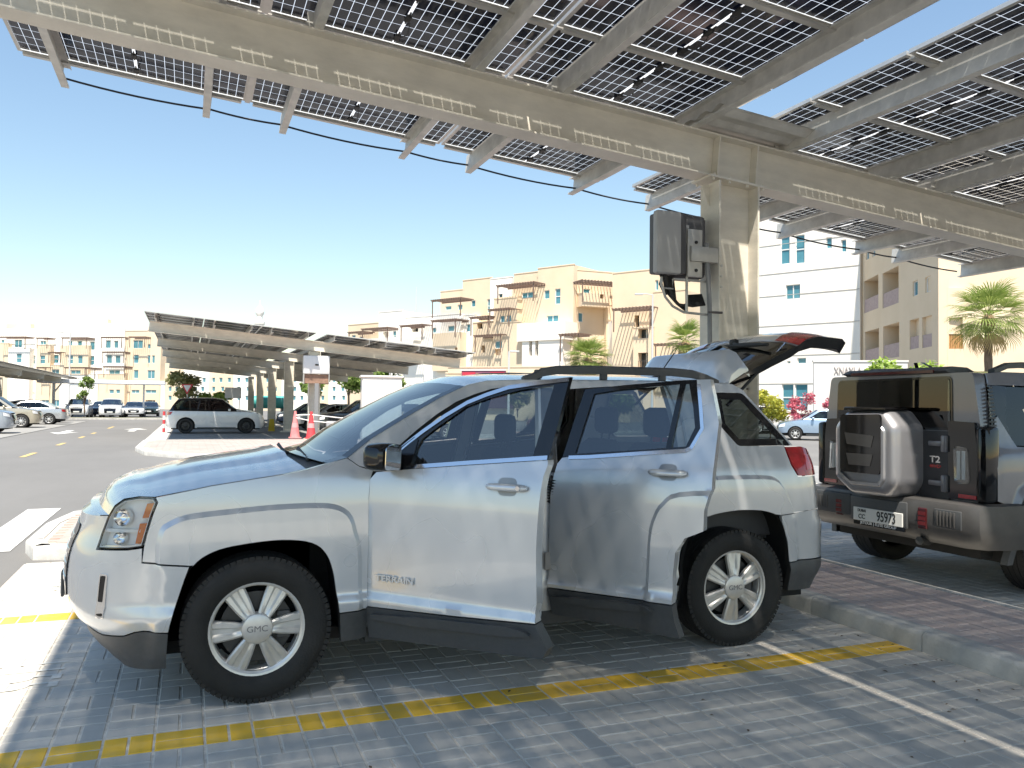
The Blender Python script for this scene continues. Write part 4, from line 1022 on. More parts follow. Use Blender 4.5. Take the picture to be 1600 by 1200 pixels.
    for s in (-1, 1):
        pts = [(3.475,1.238,.43),(3.53,1.20,.44),(3.58,1.135,.45),(3.61,1.06,.46)]
        rows = []
        for x, z, y0 in pts: rows.append([gp(x+.008-.07*abs(y/.69)**3, s*y, z+.004) for y in (y0, .54, .62, .685, .70)])
        MB().loft(rows, False).build('gate_lamp', red_lamp_m, gate, smooth=50)
    # spoiler over the top of the window
    rows = []
    for y in [-.62+1.24*k/16 for k in range(17)]:
        e = max(0, abs(y)/.62-.75)/.25; dx = -.10*e*e; dz = -.05*e*e
        rows.append([gp(x, y, z) for x, z in ((2.985,1.662+dz*.4),(3.05,1.664+dz*.5),(3.15+dx*.5,1.655+dz),(3.235+dx,1.635+dz),(3.255+dx,1.612+dz),(3.235+dx,1.575+dz),(3.16+dx*.7,1.545+dz),(3.10,1.56+dz*.3),(3.03,1.605))])
    MB().loft(rows, True, True).build('spoiler', silver_m, gate, smooth=50)
    MB().tube([gp(3.46,.0,1.275), gp(3.43,-.10,1.31), gp(3.40,-.42,1.345)], .011, 6).boxc(gp(3.47,0,1.27), (.05,.07,.05), 0, .015).tube([gp(3.41,-.05,1.335), gp(3.385,-.52,1.355)], .014, 6).build('rear_wiper', black_m, gate, smooth=50)
    MB().boxc(gp(3.63,0,.82), (.05,.07,.03), 0, .008).build('gate_latch', black_m, gate)
    a = Vector((3.0,-.60,1.50)); b = Vector(gp(3.42,-.60,1.28))+Vector((HX, 0, HZ))
    MB().tube([a, a.lerp(b, .6)], .011, 8).build('gas_strut', black_m, t); MB().tube([a.lerp(b, .58), b], .006, 8).build('strut_rod', chrome_m, t)
    inst(bpy.data.objects['gas_strut'], 'gas_strut', t, scale=(1, -1, 1))
    # loading bay trim so that the open tail is not see-through
    MB().box((2.55,-.68,.62),(3.45,.68,.66)).build('cargo_floor', trim_m, t)
    for s in (-1, 1): MB().boxc((3.0, s*.71, .92), (.9,.03,.55), 0, .01).build('cargo_side', trim_m, t)
    MB().boxc((3.60,0,.80), (.12,1.24,.06), 0, .02).build('tail_sill', trim_m, t)
    text_obj('SLE', .03, chrome_m, t, (2.62,-.897,1.19), (R(90), 0, 0), .001, 'LEFT')
    return t
terrain = build_terrain()
# ---------------------------------------------------------------- the grey boxy off-roader across the island
def build_offroader():
    t = thing('grey_off_roader', 'matte grey boxy off-roader with a squared spare wheel cover and plate 95973', 'car', (9.33, 5.42, .012), math.pi)
    P = [(.3,.05),(.45,.02),(.6,.0),(.95,.0),(1.12,.012),(1.2,.045),(1.45,.09),(1.72,.14),(1.82,.19)]
    Fp = [(.3,.10),(.5,.0),(.8,.0),(.95,.05),(1.1,.12),(1.8,.6)]
    Rp = [(.3,.02),(.6,.0),(1.1,.01),(1.3,.03),(1.55,.07),(1.76,.12),(1.82,.18)]
    W = .925
    AFp = [(-.52,.28),(-.47,.55),(-.36,.76),(-.22,.85),(.22,.85),(.38,.76),(.49,.55),(.53,.28)]
    ARp = [(2.8+a*.98, b) for a, b in AFp]
    def arch_flare(c): return [(c-.66,.2),(c-.60,.60),(c-.46,.86),(c-.28,.96),(c+.28,.96),(c+.46,.86),(c+.60,.60),(c+.66,.2)]
    sh = Shell(-.93, -.55, 3.58, 3.30, W, P, Fp, Rp, 3.6, 5.0, (flare(arch_flare(0), .035, .05), flare(arch_flare(2.8), .035, .05)))
    C = Car(t, sh); un, ux = sh.umin, sh.umax
    u_tail = sh.u_at_x(3.575)
    # body side below the belt, with arches; doors drawn by gaps
    side = [(-.55,.42)]+AFp[1:-1]+[(.53,.42),(2.28,.42)]+ARp[1:-1]+[(3.30,.50),(3.42,.50),(3.42,1.16),(1.0,1.14),(.30,1.13),(-.75,1.05),(-.80,.55)]
    side = [p for p in side]
    rear_door_gap = 2.35
    front_s = [(-.80,.50),(-.56,.42),(-.52,.44)]+AFp[1:-1]+[(.52,.44),(.62,.42),(.62,1.135),(.30,1.13),(-.75,1.05)]
    C.panel('front_fender', grey_m, front_s, res=.06)
    C.panel('front_door', grey_m, [(.628,.42),(1.56,.42),(1.56,1.145),(.628,1.137)], res=.08)
    C.panel('rear_door', grey_m, [(1.568,.42),(2.27,.42),(2.30,.52),(2.36,.74),(2.42,.80),(2.42,1.152),(1.568,1.147)], res=.08)
    C.panel('rear_quarter', grey_m, [(2.43,.80),(2.58,.85),(3.02,.85),(3.17,.76),(3.28,.55),(3.36,.52),(3.40,.76),(3.46,.78),(3.46,1.19),(3.40,1.42),(3.36,1.44),(3.20,1.20),(2.43,1.155)], res=.03)
    C.panel('sill', clad_m, [(.52,.41),(2.28,.41),(2.28,.29),(.52,.29)], res=.1, out=.02, depth=.1)
    for A, nm in ((AFp, 'arch_trim'), (ARp, 'arch_trim')):
        cx = sum(p[0] for p in A)/len(A)
        C.panel(nm, clad_m, [(p[0]+(p[0]-cx)*.12, p[1]+(.055 if p[1] > .4 else 0)) for p in A]+A[::-1], res=.05, out=.02, depth=.06)
        mb = MB(); a = [sh.pos(u, z, -.004) for u, z in A]; mb.loft([a, [(p[0], -.5, p[2]) for p in a]], False); mb.raw([(p[0], -.5, p[2]) for p in a], [tuple(range(len(a)))])
        o = mb.build('wheelhouse', inner_m, t); inst(o, 'wheelhouse', t, scale=(1, -1, 1))
    # greenhouse: pillars, side glass, roof
    C.panel('side_glass', glass_mat('offroad_glass', (.34,.38,.39), 1.0, ior=1.55), [(.55,1.15),(1.05,1.66),(3.26,1.68),(3.30,1.40),(3.20,1.21),(2.43,1.165)], res=.12, depth=0, out=-.012)
    for q in ([(.50,1.14),(1.03,1.70),(1.12,1.70),(.62,1.15)], [(1.52,1.15),(1.56,1.68),(1.66,1.68),(1.63,1.15)], [(2.38,1.155),(2.42,1.68),(2.52,1.68),(2.50,1.16)]):
        C.panel('window_pillar', gloss_m, q, res=.08, out=-.004)
    C.panel('rear_pillar', gloss_m, [(3.22,1.21),(3.27,1.40),(3.20,1.68),(3.46,1.70),(3.50,1.42),(3.47,1.20),(3.40,1.43),(3.36,1.45)], res=.05, out=-.006)
    C.panel('roof_side', grey_m, [(.98,1.69),(3.46,1.69),(3.47,1.775),(3.2,1.80),(1.10,1.785)], res=.08)
    roof = C.cross([(1.05,1.78,.03,.12),(1.3,1.792,.03,.08),(2.2,1.80,.03,0),(3.2,1.80,.025,0),(3.44,1.785,.02,-.04)], 14)
    grid_rows(roof).build('roof', grey_m, t, smooth=50)
    grid_rows(C.cross([(.30,1.13,.05,.18),(.68,1.42,.05,.15),(1.05,1.78,.03,.12)], 14)).build('windscreen', shield_m, t, smooth=50)
    hood = C.cross([(-.78,1.04,.02,.08),(-.4,1.08,.04,.06),(.30,1.13,.05,.16)], 14); grid_rows(hood).build('hood', grey_m, t, smooth=50)
    # louvre blades on the rear pillar
    for k in range(11):
        z = 1.36+k*.030
        C.panel('pillar_louvre', clad_m, [(3.40-.006*k*.3,z),(3.52,z),(3.52,z+.014),(3.40-.006*k*.3,z+.014)], res=.05, out=.012, depth=.02)
    # tail: panel, window, lamps, hinge plate
    T = sh.pos(ux, 1.0)[0]
    def rear(name, m, poly, x, th, parent=None):                # a slab on the back of the car: poly in (y, z), right side is +y
        return MB().prism(poly, x, x+th, 'x').build(name, m, parent or t, smooth=30)
    Y = lambda wy: 5.42-wy                                      # photograph-side measure -> local y
    back = rear('tail_panel', grey_m, rpoly([(-.80,.70),(.80,.70),(.835,1.33),(.765,1.79),(-.765,1.79),(-.835,1.33)], .05), 3.42, .12)
    win = rpoly([(Y(6.09)+.02,1.735),(Y(4.86),1.745),(Y(4.855),1.34),(Y(6.11)+.02,1.34)], .03)
    rear('rear_window', glass_mat('offroad_glass', (.34,.38,.39), 1.0, ior=1.55), win, 3.548, .006, back)
    rear('rear_window_frame', gloss_m, shrink(win, -.02), 3.541, .006, back)
    for sy in (-1, 1):
        lp = rear('tail_lamp', gloss_m, rpoly([(sy*.56,1.40),(sy*.80,1.39),(sy*.865,.77),(sy*.56,.77)], .02), 3.52, .05)
        rear('lamp_lens', clear_m, rpoly([(sy*.62,1.20),(sy*.74,1.19),(sy*.76,.90),(sy*.63,.90)], .04), 3.572, .012, lp)
        for a, b in ((.645,.675), (.69,.72)): rear('lamp_bar', lamp_m, [(sy*a,1.16),(sy*b,1.16),(sy*b,.93),(sy*a,.93)], 3.565, .012, lp)
        rear('reflector', red_lamp_m, [(sy*.66,.815),(sy*.82,.815),(sy*.82,.785),(sy*.66,.785)], 3.571, .006, lp)
        MB().boxc((3.50, sy*.86, 1.06), (.16, .10, .60), 0, .03).build('lamp_side', gloss_m, t, smooth=40)
    hp = rear('hinge_plate', mat('dark_grey_panel', (.06,.062,.07), .45, metal=.4), rpoly([(Y(5.14),1.31),(Y(4.86),1.315),(Y(4.86),.75),(Y(5.14),.75)], .02), 3.535, .03)
    for z in (1.21, .885):
        MB().boxc((3.585, Y(4.96), z), (.03, .14, .045), 0, .01).boxc((3.58, Y(4.885), z), (.04, .05, .14), 0, .012).build('gate_hinge', grey_m, hp, smooth=40)
    text_obj('T2', .075, chrome_m, hp, (3.567, Y(4.985), 1.075), (R(90), 0, R(90)), .003, sx=1.25, bold=.002)
    text_obj('4WD', .034, red_lamp_m, hp, (3.567, Y(4.985), 1.02), (R(90), 0, R(90)), .003, sx=1.4, bold=.002)
    # spare wheel cover: octagonal drum with chamfered rim, glossy square in its face
    oct_ = [(Y(5.80),1.345),(Y(5.665),1.47),(Y(5.235),1.48),(Y(5.105),1.34),(Y(5.105),.86),(Y(5.20),.745),(Y(5.60),.735),(Y(5.80),.865)]
    o1 = rpoly(oct_, .05); drum = MB(); rings = []
    for x, k in ((3.56,.0),(3.80,.0),(3.855,-.012),(3.885,-.04),(3.895,-.075)):
        rings.append([(x, p[0], p[1]) for p in shrink(o1, -k)])
    drum.loft(rings, True, True); cov = drum.build('spare_wheel_cover', flake_paint('cover_grey', (.30,.30,.32), .38, .55), t, smooth=40)
    MB().loft([[(x, p[0], p[1]) for p in shrink(o1, k)] for x, k in ((3.895,.085),(3.91,.095),(3.912,.12))], True, False).build('cover_ridge', MATS['cover_grey'], cov, smooth=40)
    sq = rpoly([(Y(5.675),1.435),(Y(5.225),1.445),(Y(5.225),.935),(Y(5.675),.935)], .04)
    MB().prism(sq, 3.897, 3.92, 'x').build('cover_window', gloss_m, cov, smooth=30)
    for a, b, c, d in ((5.62,1.28,5.29,1.26), (5.60,1.10,5.30,1.10)): MB().prism([(Y(a),b),(Y(c),d),(Y(c)-.03,d-.10),(Y(a)+.03,b-.10)], 3.921, 3.925, 'x').build('cover_relief', mat('smoked_plate', (.05,.05,.05), .12), cov)
    MB().boxc((3.74, Y(5.45), 1.49), (.28, .46, .03), 0, .012).build('cover_top', gloss_m, cov)
    # bumper with plate recess, slats and lamps
    bp = MB(); pr = []
    for y, x in ((-1.0,3.22),(-.985,3.50),(-.93,3.66),(-.80,3.73),(.80,3.73),(.93,3.66),(.985,3.50),(1.0,3.22)):
        pr.append([(x-.10,y*.97,.40),(x-.02,y*.985,.47),(x,y*.985,.56),(x,y*.985,.70),(x-.02,y*.985,.745),(x-.14,y*.96,.76)])
    bp.loft(pr, False); bmp = bp.build('rear_bumper', mat('bumper_bronze', (.085,.083,.082), .42, metal=.3, var=.15), t, smooth=40)
    MB().boxc((3.735, Y(5.42), .60), (.03, .62, .22), 0, .012).boxc((3.72, -.56, .62), (.05, .50, .20), 0, .02).build('bumper_insert', clad_m, bmp, smooth=40)
    pl = MB().boxc((3.757, Y(5.41), .557), (.012, .54, .115), 0, .004).build('number_plate', plate_m, bmp)
    text_obj('95973', .118, ink_m, pl, (3.7645, Y(5.31), .555), (R(90), 0, R(90)), .0008, sx=.70, bold=.0015)
    text_obj('CC', .055, ink_m, pl, (3.7645, Y(5.58), .535), (R(90), 0, R(90)), .0008, sx=1.0, bold=.001)
    text_obj('DUBAI', .032, ink_m, pl, (3.7645, Y(5.58), .588), (R(90), 0, R(90)), .0008, bold=.001)
    text_obj('JETOUR | ELITE GROUP', .032, mat('white_letter', (.8,.8,.8), .5), bmp, (3.752, Y(5.41), .482), (R(90), 0, R(90)), .0008, sx=1.2, bold=.0006)
    MB().boxc((3.742, Y(5.41), .482), (.012, .56, .042)).build('plate_frame', gloss_m, bmp)
    for s in (1, -1):
        MB().boxc((3.732, s*.455, .60), (.02, .085, .17), 0, .008).build('bumper_lamp', mat('smoked_red', (.06,.012,.014), .15), bmp)
        for z in (.56, .60, .64): MB().boxc((3.744, s*.455, z), (.004, .07, .03)).build('lamp_cell', mat('smoked_red2', (.14,.015,.018), .2), bmp)
        fr = MB().boxc((3.728, s*.69, .62), (.02, .25, .15), 0, .02).build('slat_frame', clad_m, bmp, smooth=40)
        for k in range(6): MB().boxc((3.741, s*(.60+.031*k), .62), (.016, .017, .12), 0, .006).build('slat', bmp.data.materials[0], fr, smooth=40)
    MB().tube([(3.60,.40,.40),(3.72,.41,.41)], .035, 12).build('exhaust_tip', disc_m, bmp, smooth=40)
    # roof furniture
    for s in (-1, 1):
        rl = MB().loft([[(x, s*.70+dy, z+dz) for dy, dz in ((-.03,-.02),(-.03,.02),(0,.03),(.03,.02),(.03,-.02))] for x, z in ((1.2,1.80),(1.35,1.84),(2.0,1.862),(2.9,1.862),(3.1,1.85),(3.25,1.80))], True, True).build('roof_rail', clad_m, t, smooth=50)
        MB().boxc((2.62, s*.735, 1.852), (.28, .012, .032), 0, .006).build('rail_accent', mat('yellow_accent', (.62,.50,.02), .4), rl)
    MB().loft([[(x, y, 1.80+h) for x, h in ((3.25,.0),(3.35,.04),(3.52,.045),(3.60,.01),(3.52,-.02),(3.3,-.02))] for y in (-.56,-.5,.5,.56)], True, True).build('roof_spoiler', clad_m, t, smooth=50)
    MB().boxc((3.60, 0, 1.805), (.012, .90, .025)).build('brake_light', mat('dark_red', (.08,.01,.012), .2), t)
    MB().loft([[(x, w, z) for w in (-.02, .02)] for x, z in ((3.0,1.83),(3.22,1.91),(3.30,1.905),(3.27,1.83))], False).build('fin_aerial', gloss_m, t, smooth=40)
    # wheels, cabin
    for x in (0, 2.8):
        for s in (-1, 1): wheel(t, (x, s*.80, .38), .38, .25, .25, s, 5, .3, None, mat('dark_alloy', (.10,.10,.11), .35, metal=.7), style='split')
    MB().box((-.7,-.75,.30),(3.45,.75,.40)).build('underbody', inner_m, t)
    MB().box((-.72,-.55,.4),(.30,.55,.95)).build('hood_light_block', inner_m, t)  # unseen black filler that stops light passing beneath the hood
    for x, y in ((1.2,-.38),(1.2,.38)): seat(t, x, y, .52, .75)
    seat(t, 2.15, -.40, .62, .80); seat(t, 2.15, .40, .62, .80)
    MB().box((.35,-.75,.6),(.80,.75,1.12),0,.04).build('dashboard', trim_m, t)
    MB().boxc((2.95,-.15,1.20), (.35,.5,.28), 0, .1).build('white_bag', mat('bag_white', (.6,.58,.52), .8), t, smooth=60)
    return t
offroader = build_offroader()
# ---------------------------------------------------------------- parked cars in the background
TYPES = {
 # wheelbase, nose, tail, half width, sill, belt, roof, top line (x, z), side-window polygon, wheel radius
 'suv': dict(wb=2.70, nose=-.88, tail=3.58, W=.91, roof=1.70, belt=1.04, r=.36,
   top=[(-.80,.88),(-.5,.97),(.05,1.05),(.45,1.12),(1.10,1.60),(1.5,1.66),(2.4,1.66),(3.05,1.60),(3.42,1.15),(3.50,1.02)],
   win=[(.62,1.10),(1.18,1.54),(1.6,1.60),(2.9,1.56),(3.18,1.34),(3.1,1.12)], brk=(3, 4, 7, 8)),
 'sedan': dict(wb=2.72, nose=-.88, tail=3.68, W=.90, roof=1.45, belt=.95, r=.33,
   top=[(-.80,.72),(-.5,.82),(.1,.92),(.45,.98),(1.15,1.38),(1.5,1.43),(2.1,1.43),(2.6,1.32),(3.05,1.02),(3.6,.96)],
   win=[(.66,1.0),(1.22,1.33),(1.6,1.375),(2.2,1.36),(2.7,1.12),(2.75,1.02)], brk=(3, 4, 7, 8)),
 'hatch': dict(wb=2.55, nose=-.82, tail=3.22, W=.87, roof=1.50, belt=.96, r=.31,
   top=[(-.75,.74),(-.45,.85),(.05,.95),(.35,1.0),(1.0,1.42),(1.4,1.48),(2.2,1.46),(2.75,1.36),(3.05,1.05),(3.15,.95)],
   win=[(.58,1.02),(1.10,1.37),(1.5,1.42),(2.4,1.38),(2.75,1.15),(2.7,1.03)], brk=(3, 4, 7, 8)),
}
def paint(name, c, metal=.3):
    if name in MATS: return MATS[name]
    return flake_paint(name, c, .25, metal)
def bg_car(name, label, kind, loc, rz, pm, group=None, rim=None, glass=None, roofm=None):
    T = TYPES[kind]; t = thing(name, label, 'car', (loc[0], loc[1], .012), rz, group)
    bz, W = T['belt'], T['W']
    P = [(.2,.06),(.35,.02),(.55,.0),(bz-.12,.004),(bz,.03),(bz+.06,.06),(T['roof']-.05,.22),(T['roof'],.27)]
    Fp = [(.2,.12),(.4,.0),(.6,.0),(.75,.06),(bz,.12),(T['roof'],.5)]; Rp = [(.2,.14),(.4,.0),(.65,.0),(.8,.05),(bz+.1,.08),(T['roof'],.4)]
    sh = Shell(T['nose'], T['nose']+.48, T['tail'], T['tail']-.40, W, P, Fp, Rp, 2.8, 3.2)
    C = Car(t, sh); un, ux = sh.umin, sh.umax; wb, r = T['wb'], T['r']
    def arch(c, k=1.0): return [(c+(r+.055)*k*math.cos(a), r+(r+.055)*k*math.sin(a)) for a in [math.pi*(1.08-1.16*i/10) for i in range(11)]]
    top = T['top']; i0, i1, i2, i3 = T['brk']
    def z_at(x):
        return lerp_table(top, x)
    utop = [(sh.u_at_x(x), z) for x, z in top]
    low = [(un,.26)]+[p for p in arch(0) if p[1] > .24]+[p for p in arch(wb) if p[1] > .24]+[(ux,.28),(ux, top[-1][1]-.02)]
    up = [(u, min(z-.01, bz+.005*(u))) for u, z in utop[::-1] if True]
    low += [(u, z) for u, z in up if u < ux-.05]+[(un, top[0][1]-.02)]
    body = C.panel('body_side', pm, low, res=.13, depth=.03)
    # greenhouse frame with the window cut out
    gh = [(utop[i0][0]+.0, bz+.005*utop[i0][0]+.01)]+[(u, z-.008) for u, z in utop[i0:i3+1]]+[(utop[i3][0]-.02, bz+.02)]
    C.panel('pillar_frame', pm if not roofm else roofm, gh, [T['win']], .13, .03)
    g = C.panel('side_window', glass or dark_win_m, shrink(T['win'], -.004), (), .2, 0, -.012)
    C.panel('window_pillar', gloss_m, [(1.62+.0,bz+.04),(1.66,T['roof']-.07),(1.74,T['roof']-.07),(1.72,bz+.04)], (), .2, .01, .0)
    def strip(nm, a, b, m, cr):
        st = []
        for (u, z), (u2, z2) in zip(utop[a:b+1], utop[a+1:b+1]):
            for k in range(3): st.append((u+(u2-u)*k/3, z+(z2-z)*k/3, cr, .05))
        st.append((utop[b][0], utop[b][1], cr, .05))
        return grid_rows(C.cross(st, 10)).build(nm, m, t, smooth=50)
    strip('hood', 0, i0, pm, .04); strip('windscreen', i0, i1, shield_m, .04); strip('roof', i1, i2, roofm or pm, .04); strip('rear_window', i2, i3, dark_win_m, .03); strip('tail_deck', i3, len(utop)-1, pm, .02)
    # nose and tail: closing faces follow the shell; lamps, grille, plates
    zt = top[0][1]
    C.panel('headlamp', lamp_m, rpoly([(sh.u_at_x(T['nose']+.10),zt-.02),(sh.u_at_x(T['nose']+.36),zt+.05),(sh.u_at_x(T['nose']+.33),zt-.10),(sh.u_at_x(T['nose']+.09),zt-.14)], .02), (), .08, .01, .006)
    C.panel('grille', gloss_m, [(un,zt-.05),(un,.42),(un+.42,.42),(un+.50,zt-.06)], (), .12, .01, .005)
    C.panel('tail_lamp', red_lamp_m, rpoly([(sh.u_at_x(T['tail']-.30),bz-.02),(ux-.42,bz-.04),(ux-.42,bz-.18),(sh.u_at_x(T['tail']-.22),bz-.16)], .02), (), .08, .01, .008)
    C.panel('lower_trim', clad_m, [(.48,.30),(wb-.5,.30),(wb-.5,.20),(.48,.20)], (), .2, .02, .0)
    for x, nm in ((T['nose']-.012, 'front_plate'), (T['tail']+.002, 'rear_plate')): MB().boxc((x, 0, .52 if x < 0 else .70), (.015, .46, .11), 0, .003).build(nm, plate_m, t)
    for A, c in ((arch(0), 0), (arch(wb), wb)):
        a = [sh.pos(u, z, -.01) for u, z in A if z > .24]; mb = MB(); mb.loft([a, [(p[0], -.45, p[2]) for p in a]], False); mb.raw([(p[0], -.45, p[2]) for p in a], [tuple(range(len(a)))])
        o = mb.build('wheelhouse', inner_m, t); inst(o, 'wheelhouse', t, scale=(1, -1, 1))
        for s in (-1, 1): wheel(t, (c, s*(W-.115), r), r, .21, r*.66, s, 10 if kind == 'suv' else 7, .2, None, rim, tread=False, style='thin')
    MB().box((T['nose']+.25,-W+.2,.2),(T['tail']-.25,W-.2,.5)).build('underbody', inner_m, t)
    for y in (-.36, .36): MB().boxc((1.55, y, bz-.05), (.16,.46,.6), 0, .06).boxc((1.6, y, bz+.38), (.1,.26,.2), 0, .05).build('seat', seat_m, t, smooth=50)
    for s in (-1, 1): MB().boxc((.78, s*(W+.06), bz+.08), (.12,.18,.12), 0, .035).build('wing_mirror', pm, t, smooth=50)
    return t
HALF = math.pi
w_p = paint('white_car_paint', (.72,.72,.71), .05); g_p = paint('graphite_paint', (.06,.065,.07), .5); gold_p = paint('gold_paint', (.42,.33,.20), .5); s_p = paint('pale_silver', (.45,.46,.47), .5)
b_p = paint('pale_blue_paint', (.30,.40,.52), .4); n_p = paint('navy_paint', (.03,.045,.08), .4); r_p = paint('red_car_paint', (.42,.02,.02), .2); beige_p = paint('beige_paint', (.46,.41,.32), .4); gr_p = paint('dark_green_paint', (.03,.05,.045), .4)
dk_rim = mat('black_alloy', (.03,.03,.032), .4, metal=.5)
bg_car('parked_suv', 'white SUV with black roof and black wheels under the far solar carport', 'suv', (2.62, 41.9), HALF, w_p, 'parked cars', dk_rim, roofm=gloss_m)
bg_car('parked_suv', 'silver blue SUV with its nose towards the lane, beside the beige SUV', 'suv', (-7.95, 41.8), HALF, paint('silver_blue', (.36,.40,.46), .5), 'parked cars')
bg_car('parked_suv', 'beige SUV with alloy wheels in the left row of bays', 'suv', (-8.2, 50.6), HALF, beige_p, 'parked cars')
bg_car('parked_sedan', 'white sedan parked tail to the lane beyond the beige SUV', 'sedan', (-10.6, 57.6), 0, s_p, 'parked cars')
bg_car('parked_hatchback', 'small grey hatchback beyond the tail-out sedan', 'hatch', (-8.2, 62.5), HALF, s_p, 'parked cars')
for x, y, k, p, l in ((-9.0, 80.6, 'suv', w_p, 'white SUV facing the lane behind the grass verge, beside the leafy sapling'), (-7.6, 86, 'sedan', n_p, 'navy sedan between the two white cars behind the verge'), (-6.35, 80.2, 'suv', w_p, 'white SUV with a wide black grille behind the grass verge'), (-4.7, 84.5, 'sedan', w_p, 'white sedan parked beside the wide-grilled white SUV'), (-3.6, 89, 'sedan', gr_p, 'dark green sedan farthest along the verge row')):
    bg_car('parked_car', l, k, (x, y), math.pi/2, p, 'cars behind the verge')
bg_car('parked_suv', 'dark graphite SUV behind the red cones and white tape', 'suv', (6.2, 37.6), 0, g_p, 'parked cars')
bg_car('parked_sedan', 'gold sedan in front of the graphite SUV, beside the white cabinet', 'sedan', (7.3, 33.2), 0, gold_p, 'parked cars')
bg_car('parked_suv', 'white SUV between the far carport columns', 'suv', (2.9, 50.4), HALF, w_p, 'parked cars')
bg_car('parked_sedan', 'silver sedan deep under the far carport, right of the columns', 'sedan', (6.3, 46.6), 0, s_p, 'parked cars')
bg_car('parked_hatchback', 'navy hatchback under the far carport behind the silver sedan', 'hatch', (6.2, 55.2), 0, n_p, 'parked cars')
bg_car('parked_sedan', 'white sedan farthest back under the far carport', 'sedan', (3.0, 59.0), HALF, w_p, 'parked cars')
bg_car('parked_suv', 'white SUV seen from behind on the street by the flowering shrub', 'suv', (33.2, 40.5), R(200), w_p, 'street cars')
bg_car('parked_hatchback', 'pale blue hatchback on the street beside the pink flowers', 'hatch', (27.3, 31.6), R(-38), b_p, 'street cars')
bg_car('parked_hatchback', 'red hatchback glimpsed between the open doors of the silver SUV', 'hatch', (16.2, 36.6), R(-20), r_p, 'street cars')
